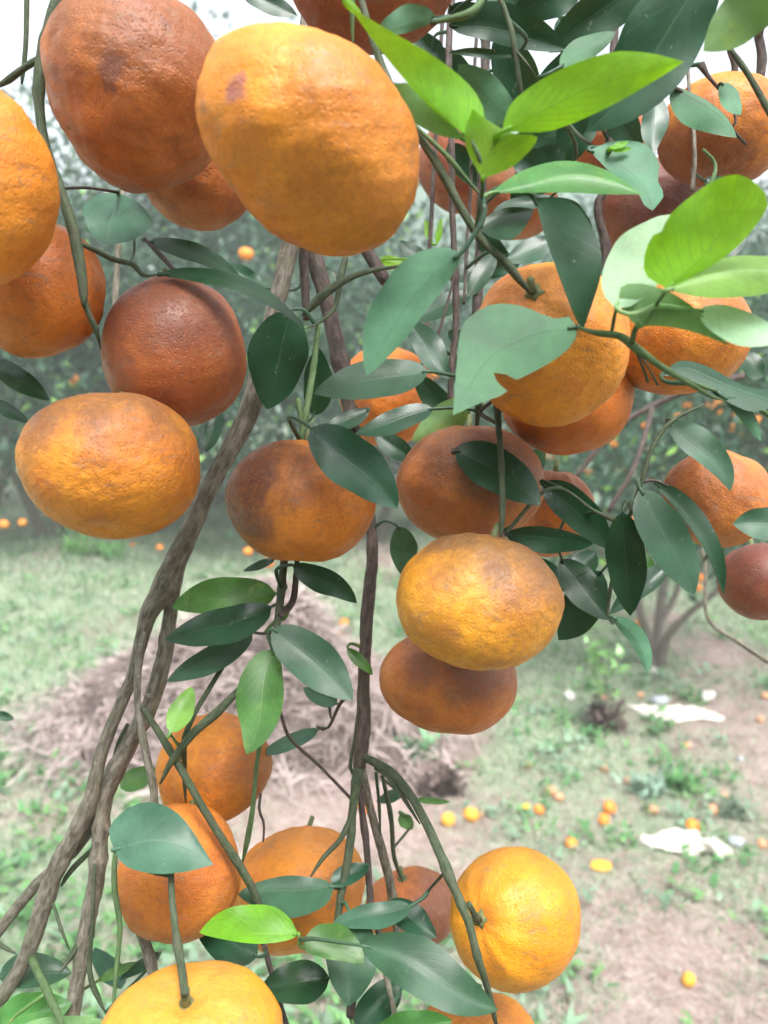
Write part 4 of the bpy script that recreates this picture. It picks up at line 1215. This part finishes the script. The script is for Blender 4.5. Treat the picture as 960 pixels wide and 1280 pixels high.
# centre
F((577, 316), (458, 470), 24, 40, .302, 'un', -.2, -14, .08)
F((536, 464), (392, 492), 24, 25, .362, 'tl', .75, -3)
F((542, 511), (444, 542), 15, 15, .405, 'dk', .8)
F((590, 498), (515, 552), 20, 18, .44, 'mu', -.3)
F((388, 534), (497, 636), 34, 32, .350, 'dk', .2, 3)
F((364, 388), (334, 512), 34, 40, .425, 'dk', -.2, 0, .1)
F((392, 520), (398, 434), 16, 22, .44, 'dk', -.2)
F((198, 343), (380, 410), 12, 9, .362, 'dk', 1.0, 22, -.1)
F((184, 302), (302, 350), 12, 12, .40, 'dk', .9, 10)
F((148, 241), (132, 306), 48, 38, .43, 'tl', .85, 0, .1)
F((274, 508), (257, 566), 12, 10, .47, 'dk', .5)
F((512, 405), (562, 474), 20, 16, .44, 'dk', .5)
F((590, 366), (508, 402), 14, 14, .50, 'dk', .8)
F((560, 415), (596, 440), 12, 10, .50, 'dk', .8)
F((722, 409), (566, 518), 40, 40, .303, 'un', .25, 0, .06, mid=[(722, 409), (665, 418), (610, 450), (566, 519)], R=[(722, 409), (712, 396), (690, 398), (668, 388), (640, 380), (612, 381), (590, 394), (576, 412), (570, 465), (566, 519)], L=[(722, 409), (716, 430), (690, 452), (645, 475), (640, 470), (616, 466), (620, 476), (634, 490), (600, 504), (566, 519)], wave=.02)
F((568, 562), (676, 632), 30, 26, .378, 'dk', .6, 6)
F((498, 658), (506, 722), 20, 14, .47, 'un', -.2)
F((462, 512), (400, 540), 12, 10, .47, 'dk', .6)
F((474, 326), (508, 329), 8, 6, .56, 'yt', .5)
F((540, 300), (530, 275), 5, 5, .55, 'yt', .2)
F((546, 305), (552, 272), 4, 4, .55, 'yt', .2)
# shade leaves filling in around the centre cluster
for (b_, t_, wa_, z_, u_) in [((300, -14), (372, 20), 14, .40, .1), ((520, 470), (580, 540), 16, .50, -.1), ((470, 540), (520, 580), 14, .48, .2), ((440, 520), (410, 560), 12, .50, .3), ((680, 560), (640, 620), 14, .52, .1),
                              ((660, 700), (720, 740), 14, .47, .3), ((560, 440), (600, 500), 12, .52, .2), ((540, 340), (500, 300), 12, .56, .4), ((330, 360), (280, 330), 12, .52, .4), ((620, 330), (560, 350), 14, .55, .5), ((420, 350), (380, 330), 10, .56, .5),
                              ((820, 300), (780, 350), 16, .50, .2), ((930, 290), (880, 330), 16, .48, .2), ((955, 470), (925, 440), 14, .45, .3)]:
    F(b_, t_, wa_, wa_, z_, 'dk', u_)
# left edge
F((-14, 450), (62, 500), 15, 14, .380, 'dk', .7)
F((-18, 498), (37, 529), 9, 8, .385, 'dk', .7)
F((-10, 893), (18, 899), 7, 6, .30, 'dk', .5)
# tuft below the dark-sided orange
F((346, 742), (214, 760), 20, 28, .430, 'mg', .45, -2)
F((340, 758), (206, 800), 24, 22, .417, 'dk', .75, 4)
F((316, 788), (208, 852), 20, 14, .432, 'tl', .95, 2)
F((343, 811), (308, 943), 26, 32, .385, 'mg', .5, 2)
F((340, 786), (441, 876), 30, 30, .382, 'tl', .5, 4)
F((366, 706), (446, 754), 15, 17, .400, 'dk', -.1, 4)
F((213, 916), (240, 858), 14, 16, .402, 'pt', .6)
F((422, 880), (379, 860), 12, 11, .49, 'tl', .9)
F((398, 911), (324, 944), 11, 9, .48, 'tl', .95)
F((434, 810), (466, 844), 8, 7, .45, 'mg', .3)
F((344, 698), (304, 714), 6, 5, .45, 'dk', .9)
F((345, 775), (362, 758), 8, 8, .425, 'mg', .6)
# bottom cluster
F((143, 1062), (267, 1081), 40, 34, .362, 'tl', .62, 0, .08, mid=[(143, 1062), (190, 1050), (230, 1058), (267, 1081)], L=[(143, 1062), (136, 1036), (160, 1010), (192, 1003), (228, 1022), (267, 1081)], R=[(143, 1062), (156, 1082), (190, 1092), (230, 1090), (267, 1081)])
F((418, 1108), (297, 1118), 34, 18, .425, 'tl', .85, 0)
F((414, 1106), (462, 1080), 14, 12, .435, 'dk', .8)
F((373, 1168), (249, 1166), 12, 38, .385, 'yt', .7, 0, .1)
F((322, 1196), (240, 1146), 30, 32, .43, 'dk', .7)
F((377, 1184), (455, 1204), 36, 10, .382, 'mg', .6, 4, .1)
F((452, 1182), (623, 1263), 36, 34, .352, 'tl', .62, 3)
F((436, 1138), (436, 1258), 36, 30, .405, 'tl', .6)
F((514, 1132), (418, 1156), 18, 16, .415, 'tl', .8)
F((484, 1128), (546, 1172), 20, 18, .43, 'dk', .7)
F((412, 1222), (326, 1236), 28, 28, .41, 'dk', .7)
F((465, 1296), (566, 1276), 24, 22, .405, 'mg', .4)
F((500, 1226), (440, 1290), 22, 22, .43, 'dk', .5)
F((-2, 1222), (90, 1216), 30, 16, .46, 'tl', .8)
F((-6, 1280), (90, 1254), 28, 22, .43, 'mg', .5)
F((10, 1296), (132, 1276), 16, 14, .41, 'mu', .3)
F((152, 1236), (118, 1184), 16, 16, .56, 'dk', .9)
F((122, 1226), (170, 1202), 6, 7, .46, 'mg', .5)
F((200, 1190), (150, 1226), 8, 8, .47, 'dk', .6)
F((518, 1001), (563, 1002), 5, 4, .58, 'mg', .6)
F((500, 1018), (516, 1037), 9, 9, .58, 'mg', .3)
F((150, 985), (196, 960), 14, 14, .52, 'mg', .7)
F((505, 990), (470, 1002), 8, 8, .56, 'dk', .9)

# ------------------------------------------------------------------ fruit on the far trees and on the ground
M_FARFRUIT = plain_mat('far_orange_peel', (.82, .27, .03), (.70, .20, .025), 30, .45, .001, .4)
M_PALEFRUIT = plain_mat('faded_orange_peel', (.62, .34, .20), (.52, .25, .13), 30, .6, .001, .3)
M_YELLOWFRUIT = plain_mat('fallen_yellow_peel', (.85, .42, .05), (.78, .34, .04), 30, .5, .001, .4)
def small_fruit_mesh(seed, mat):
    V, _ = fruit_verts(ICO3, 1, .86, 1, 0, (0, 1, 0), seed, lump=.03)
    me = mesh_from('orange', V[:, [0, 2, 1]] * [1, -1, 1], ICO3F); me.materials.append(mat)
    me.polygons.foreach_set('use_smooth', [True] * len(me.polygons)); return me
FM = [small_fruit_mesh(7, M_FARFRUIT), small_fruit_mesh(8, M_PALEFRUIT), small_fruit_mesh(9, M_YELLOWFRUIT)]

def small_orange(loc, r, k, label, group, rot=(0, 0, 0)):
    o = bpy.data.objects.new('orange', FM[k]); COL.objects.link(o)
    o.location = loc; o.scale = (r, r, r); o.rotation_euler = rot
    return tag(o, label, 'orange', group)

rg = np.random.default_rng(77)
HL, HG = 'distant orange hanging among the leaves of the misty orchard row', 'oranges in the far orchard trees'
for (px, py, w) in [(308, 317, 19), (5, 655, 12), (28, 653, 10), (310, 689, 15), (336, 704, 14), (200, 684, 9), (165, 681, 8), (860, 507, 13), (846, 519, 11), (745, 537, 9),
                    (735, 590, 12), (775, 590, 13), (746, 625, 13), (772, 626, 10), (875, 722, 12), (872, 734, 12), (800, 779, 13), (742, 788, 10), (430, 778, 12),
                    (660, 585, 9), (808, 560, 9), (720, 560, 8), (930, 545, 10), (690, 600, 9), (15, 560, 8), (270, 560, 8), (60, 640, 9), (350, 470, 8), (160, 470, 8), (520, 470, 11), (545, 468, 11)] + [(int(rg.uniform(665, 955)), int(rg.uniform(490, 660)), rg.uniform(14.6, 16.2)) for _ in range(24)] + [(int(rg.uniform(0, 300)), int(rg.uniform(455, 650)), rg.uniform(7, 9)) for _ in range(14)]:
    small_orange(P(px, py, 75.0 / w), .0375 if w < 14.5 or w > 16.3 else .029, 0, HL, HG, (rg.uniform(-.3, .3), rg.uniform(-.3, .3), rg.uniform(0, 6)))
for (e, cen, sc, rot) in FAR_TREES:
    cr, sr = math.cos(rot), math.sin(rot)
    pts = np.stack([cen[:, 0] * cr - cen[:, 1] * sr, cen[:, 0] * sr + cen[:, 1] * cr, cen[:, 2]], 1) * sc
    fr = np.where(pts[:, 1] < -.35)[0]
    for i in rg.choice(fr, min(4, len(fr)), replace=False):
        p = pts[i] + np.array(e.location) + rg.normal(0, .1, 3) + [0, -.1, -.12]
        small_orange(p, rg.uniform(.032, .04), 0, HL, HG, (rg.uniform(-.3, .3), rg.uniform(-.3, .3), rg.uniform(0, 6)))

FL, FG = 'deep orange fallen fruit lying on the bare strawy soil', 'oranges fallen on the ground'
for (px, py, w, k) in [(762, 1016, 18, 0), (754, 1031, 17, 0), (714, 1061, 16, 0), (673, 1018, 15, 0), (658, 1016, 13, 2), (588, 1026, 20, 2), (596, 1022, 15, 1), (560, 1032, 18, 2), (687, 994, 15, 1),
                       (698, 1001, 13, 1), (816, 1018, 13, 1), (786, 981, 9, 1), (755, 965, 11, 1), (860, 1231, 19, 2), (952, 1060, 14, 1), (478, 950, 16, 1), (448, 1010, 16, 2), (460, 1016, 16, 0),
                       (950, 903, 10, 1), (956, 874, 11, 1), (858, 935, 10, 1), (756, 876, 9, 1), (740, 860, 8, 1), (800, 872, 9, 1), (660, 960, 10, 1), (905, 1000, 10, 1)]:
    gpt = G(px, py); Z = float((gpt - CAM) @ FW); r = min(max(w * .5 / FPX * Z, .022), .042)
    small_orange(gpt + [0, 0, r * .80], r, k, [FL, 'faded pinkish fallen orange lying on the orchard floor', 'yellow fallen orange lying on the strawy soil'][k], FG, (rg.uniform(-1.2, 1.2), rg.uniform(-1.2, 1.2), rg.uniform(0, 6)))
gpt = G(866, 1041); small_orange(gpt + [0, 0, .028], .034, 0, 'fallen orange beside the crumpled cream sack near the yellow fruit', FG, (.4, .8, 0))
gpt = G(890, 1018); small_orange(gpt + [0, 0, .024], .030, 1, 'faded fallen orange beside a pale grey tuft of weed', FG, (.4, 1.2, 0))
gpt = G(425, 800); small_orange(gpt + [0, 0, .03], .036, 2, 'yellow orange lying on the crest behind the straw heap', FG, (.4, 1.2, 0))

def squashed_orange():
    gpt = G(751, 1087)
    bm = bmesh.new(); bmesh.ops.create_uvsphere(bm, u_segments=18, v_segments=10, radius=.036)
    for v in bm.verts:
        v.co.z = v.co.z * .5 if v.co.z < 0.006 else .004 + (v.co.z - .006) * .12
        v.co.x *= 1.2 + .1 * math.sin(4 * math.atan2(v.co.y, v.co.x))
    me = bpy.data.meshes.new('split_orange'); bm.to_mesh(me); bm.free()
    o = link('split_orange', me, M_YELLOWFRUIT, origin=gpt + [0, 0, .018])
    tag(o, 'split flattened orange half lying cut face up on the soil', 'orange', FG)
    ring = [(.030 * math.cos(a) * 1.2, .030 * math.sin(a), .0048 + .0012 * math.sin(9 * a)) for a in np.linspace(0, 6.283, 28, endpoint=False)]
    me = mesh_from('pulp', [(0, 0, .0075)] + ring, [(0, 1 + i, 1 + (i + 1) % 28) for i in range(28)])
    p = link('pulp', me, plain_mat('orange_pulp', (.9, .50, .10), (.85, .40, .06), 120, .4, .002), origin=gpt + [0, 0, .018]); attach(p, o)
squashed_orange()

# ------------------------------------------------------------------ litter and seedlings
M_SACK = plain_mat('dirty_cream_plastic', (.80, .76, .68), (.66, .60, .52), 14, .6, .004, .3, .1)
M_WHITE = plain_mat('white_scrap', (.62, .60, .56), (.48, .46, .43), 14, .6, .003, .3)
def rag(name, outline_px, label, cat, mat, seed, hump=.045):
    """crumpled sheet with thickness lying on the ground inside a traced outline"""
    pts = np.array([G(*q) for q in outline_px])
    c = pts.mean(0)
    rg = np.random.default_rng(seed)
    n = len(pts); rings = 9
    dense = crspline(np.vstack([pts, pts[:1]])[:, :2], 49)[:-1]
    vs, fs = [], []
    ph = rg.uniform(0, 6.28, 8)
    for r in range(rings):
        k = 1 - r / (rings - 1)
        for q in dense:
            x, y = c[0] + (q[0] - c[0]) * k, c[1] + (q[1] - c[1]) * k
            h = hump * (1 - k ** 2.2) * (.55 + .45 * math.sin(x * 23 + ph[0]) * math.sin(y * 31 + ph[1])) + .010 * math.sin(x * 70 + y * 25 + ph[2]) * math.sin(y * 60 - x * 20 + ph[3])
            vs.append((x, y, float(gh(x, y)) + .010 + max(h, -.004)))
    m = len(dense)
    for r in range(rings - 1):
        for i in range(m):
            j = (i + 1) % m
            fs.append((r * m + i, r * m + j, (r + 1) * m + j, (r + 1) * m + i))
    o = link(name, mesh_from(name, vs, fs, c), mat, origin=c)
    sm = o.modifiers.new('thickness', 'SOLIDIFY'); sm.thickness = .004
    tag(o, label, cat)
rag('plastic_sack', [(780, 884), (800, 886), (830, 889), (862, 886), (900, 896), (902, 903), (872, 902), (842, 905), (812, 899), (800, 893)], 'long torn cream plastic sack lying flat on the green grass', 'sack', M_SACK, 1, .05)
rag('plastic_sack', [(796, 1050), (825, 1053), (846, 1052), (862, 1044), (892, 1048), (908, 1062), (916, 1072), (904, 1078), (884, 1068), (866, 1072), (840, 1068), (812, 1062)], 'crumpled cream plastic sack with folded end on the strawy soil', 'sack', M_SACK, 2, .075)
rag('paper_scrap', [(873, 872), (884, 866), (895, 870), (888, 878), (878, 878)], 'small white scrap in the grass above the long torn sack', 'scrap', M_WHITE, 3, .03)
rag('paper_scrap', [(808, 840), (814, 836), (822, 842), (818, 847)], 'tiny white scrap at the foot of the forked low tree', 'scrap', M_WHITE, 4, .03)
rag('paper_scrap', [(703, 870), (712, 866), (720, 872), (712, 876)], 'pale scrap in the grass beside the leafy seedling', 'scrap', M_WHITE, 5, .03)
M_STONE = plain_mat('grey_stone', (.28, .31, .33), (.42, .45, .46), 20, .9, .01)
def stone(px, py, w, label, seed):
    gpt = G(px, py); Z = float((gpt - CAM) @ FW); r = w * .5 / FPX * Z
    V, _ = fruit_verts(ICO3, r, r * .62, r * .9, 0, (0, 1, 0), seed, lump=.12)
    o = link('stone', mesh_from('stone', V[:, [0, 2, 1]] * [1, -1, 1], ICO3F), M_STONE, origin=gpt + [0, 0, r * .4])
    tag(o, label, 'stone', 'grey stones on the ground')
stone(823, 880, 22, 'blue-grey stone in the grass behind the long torn sack', 41)
stone(919, 1056, 20, 'pale grey stone beside the folded end of the crumpled sack', 42)
stone(926, 950, 9, 'small dark stone in the thin grass past the two sacks', 43)

def seedling(foot, top, lean, label, n, clod, seed, leafc):
    gpt = G(*foot); Z = float((gpt - CAM) @ FW)
    e = empty('seedling', gpt); tag(e, label, 'seedling')
    h = (foot[1] - top[1]) / FPX * Z * 1.02; dx = (top[0] - foot[0]) / FPX * Z
    rg = np.random.default_rng(seed)
    pth = crspline([gpt, gpt + [dx * .3 + lean, 0, h * .5], gpt + [dx, 0, h]], 10)
    v, f = tube(pth, np.linspace(.007, .003, 10), 6, .1, seed)
    link('stem', mesh_from('stem', v, f, gpt), M_FARBARK, e, gpt)
    # clod of dark dead leaves heaped at the foot
    V, T = strips(*(lambda m: (gpt[0] + rg.normal(0, clod * .55, m), gpt[1] + rg.normal(0, clod * .4, m), gpt[2] + np.abs(rg.normal(0, clod * .75, m)), rg.uniform(.05, .11, m), rg.uniform(.01, .03, m), rg.uniform(.8, 2.6, m), rg.uniform(0, 6.28, m), rg, rg.uniform(-.4, .4, m)))(260))
    V = np.array(V); V[:, 2] = np.maximum(V[:, 2], gpt[2] - .005)
    col = np.array([.13, .095, .085]) * rg.uniform(.5, 1.5, (260, 1))
    mul = link('mulch_clod', fast_mesh('mulch_clod', V - gpt, T, np.repeat(col, 3, 0)), M_STRAW, e, gpt, smooth=False)
    mul['kind'] = 'stuff'
    if n:
        tt = rg.uniform(.25, 1.05, n)
        c = np.array([pth[min(9, int(t * 9))] for t in tt]) + rg.normal(0, .05, (n, 3))
        V, T = strips(c[:, 0], c[:, 1], c[:, 2], rg.uniform(.05, .09, n), rg.uniform(.02, .035, n), rg.uniform(.4, 1.9, n), rg.uniform(0, 6.28, n), rg, rg.uniform(-.3, .6, n))
        col = np.array(leafc) * rg.uniform(.7, 1.4, (n, 1))
        cr = link('crown', fast_mesh('crown', V - gpt, T, np.repeat(col, 3, 0)), M_FAR, e, gpt, smooth=False)
        cr['kind'] = 'stuff'
seedling((756, 908), (742, 806), .02, 'thin leafy seedling rising from a dark clod in the grass', 70, .085, 5, (.16, .33, .10))
seedling((549, 990), (552, 880), .0, 'bare-stemmed seedling in a dark clod on pink soil', 0, .075, 6, (.1, .2, .1))

def weed_clump(px, py, w, n, tone, label, seed, hgt=.10):
    gpt = G(px, py); Z = float((gpt - CAM) @ FW); r = w * .5 / FPX * Z
    rg = np.random.default_rng(seed)
    x = gpt[0] + rg.normal(0, r * .5, n); y = gpt[1] + rg.normal(0, r * .35, n); z = gpt[2] + np.abs(rg.normal(0, hgt * .4, n))
    V, T = strips(x, y, z, rg.uniform(.04, .09, n), rg.uniform(.02, .04, n), rg.uniform(.3, 1.5, n), rg.uniform(0, 6.28, n), rg, rg.uniform(0, .6, n))
    col = np.array(tone) * rg.uniform(.7, 1.35, (n, 1))
    o = link('weed_clump', fast_mesh('weed_clump', V - gpt, T, np.repeat(col, 3, 0)), M_TONE, origin=gpt, smooth=False)
    return tag(o, label, 'weed', 'leafy weed clumps on the orchard floor')
weed_clump(812, 992, 50, 80, (.26, .38, .28), 'grey-green weed clump on the soil between the two sacks', 1)
weed_clump(850, 986, 46, 60, (.10, .26, .09), 'dark green weed clump beside the grey-green one', 2)
weed_clump(915, 1020, 50, 70, (.24, .32, .22), 'ashy weed tuft beside the faded fallen orange', 3)
weed_clump(95, 694, 50, 160, (.16, .40, .09), 'bright green bushy weed at the foot of the far trees', 4, .35)['kind'] = 'stuff'
weed_clump(135, 698, 60, 160, (.12, .33, .09), 'green bushy weed next to the brighter one below the far trees', 6, .25)['kind'] = 'stuff'
weed_clump(520, 945, 60, 130, (.20, .38, .20), 'soft green weed clump on pink soil near the bare-stemmed seedling', 5)
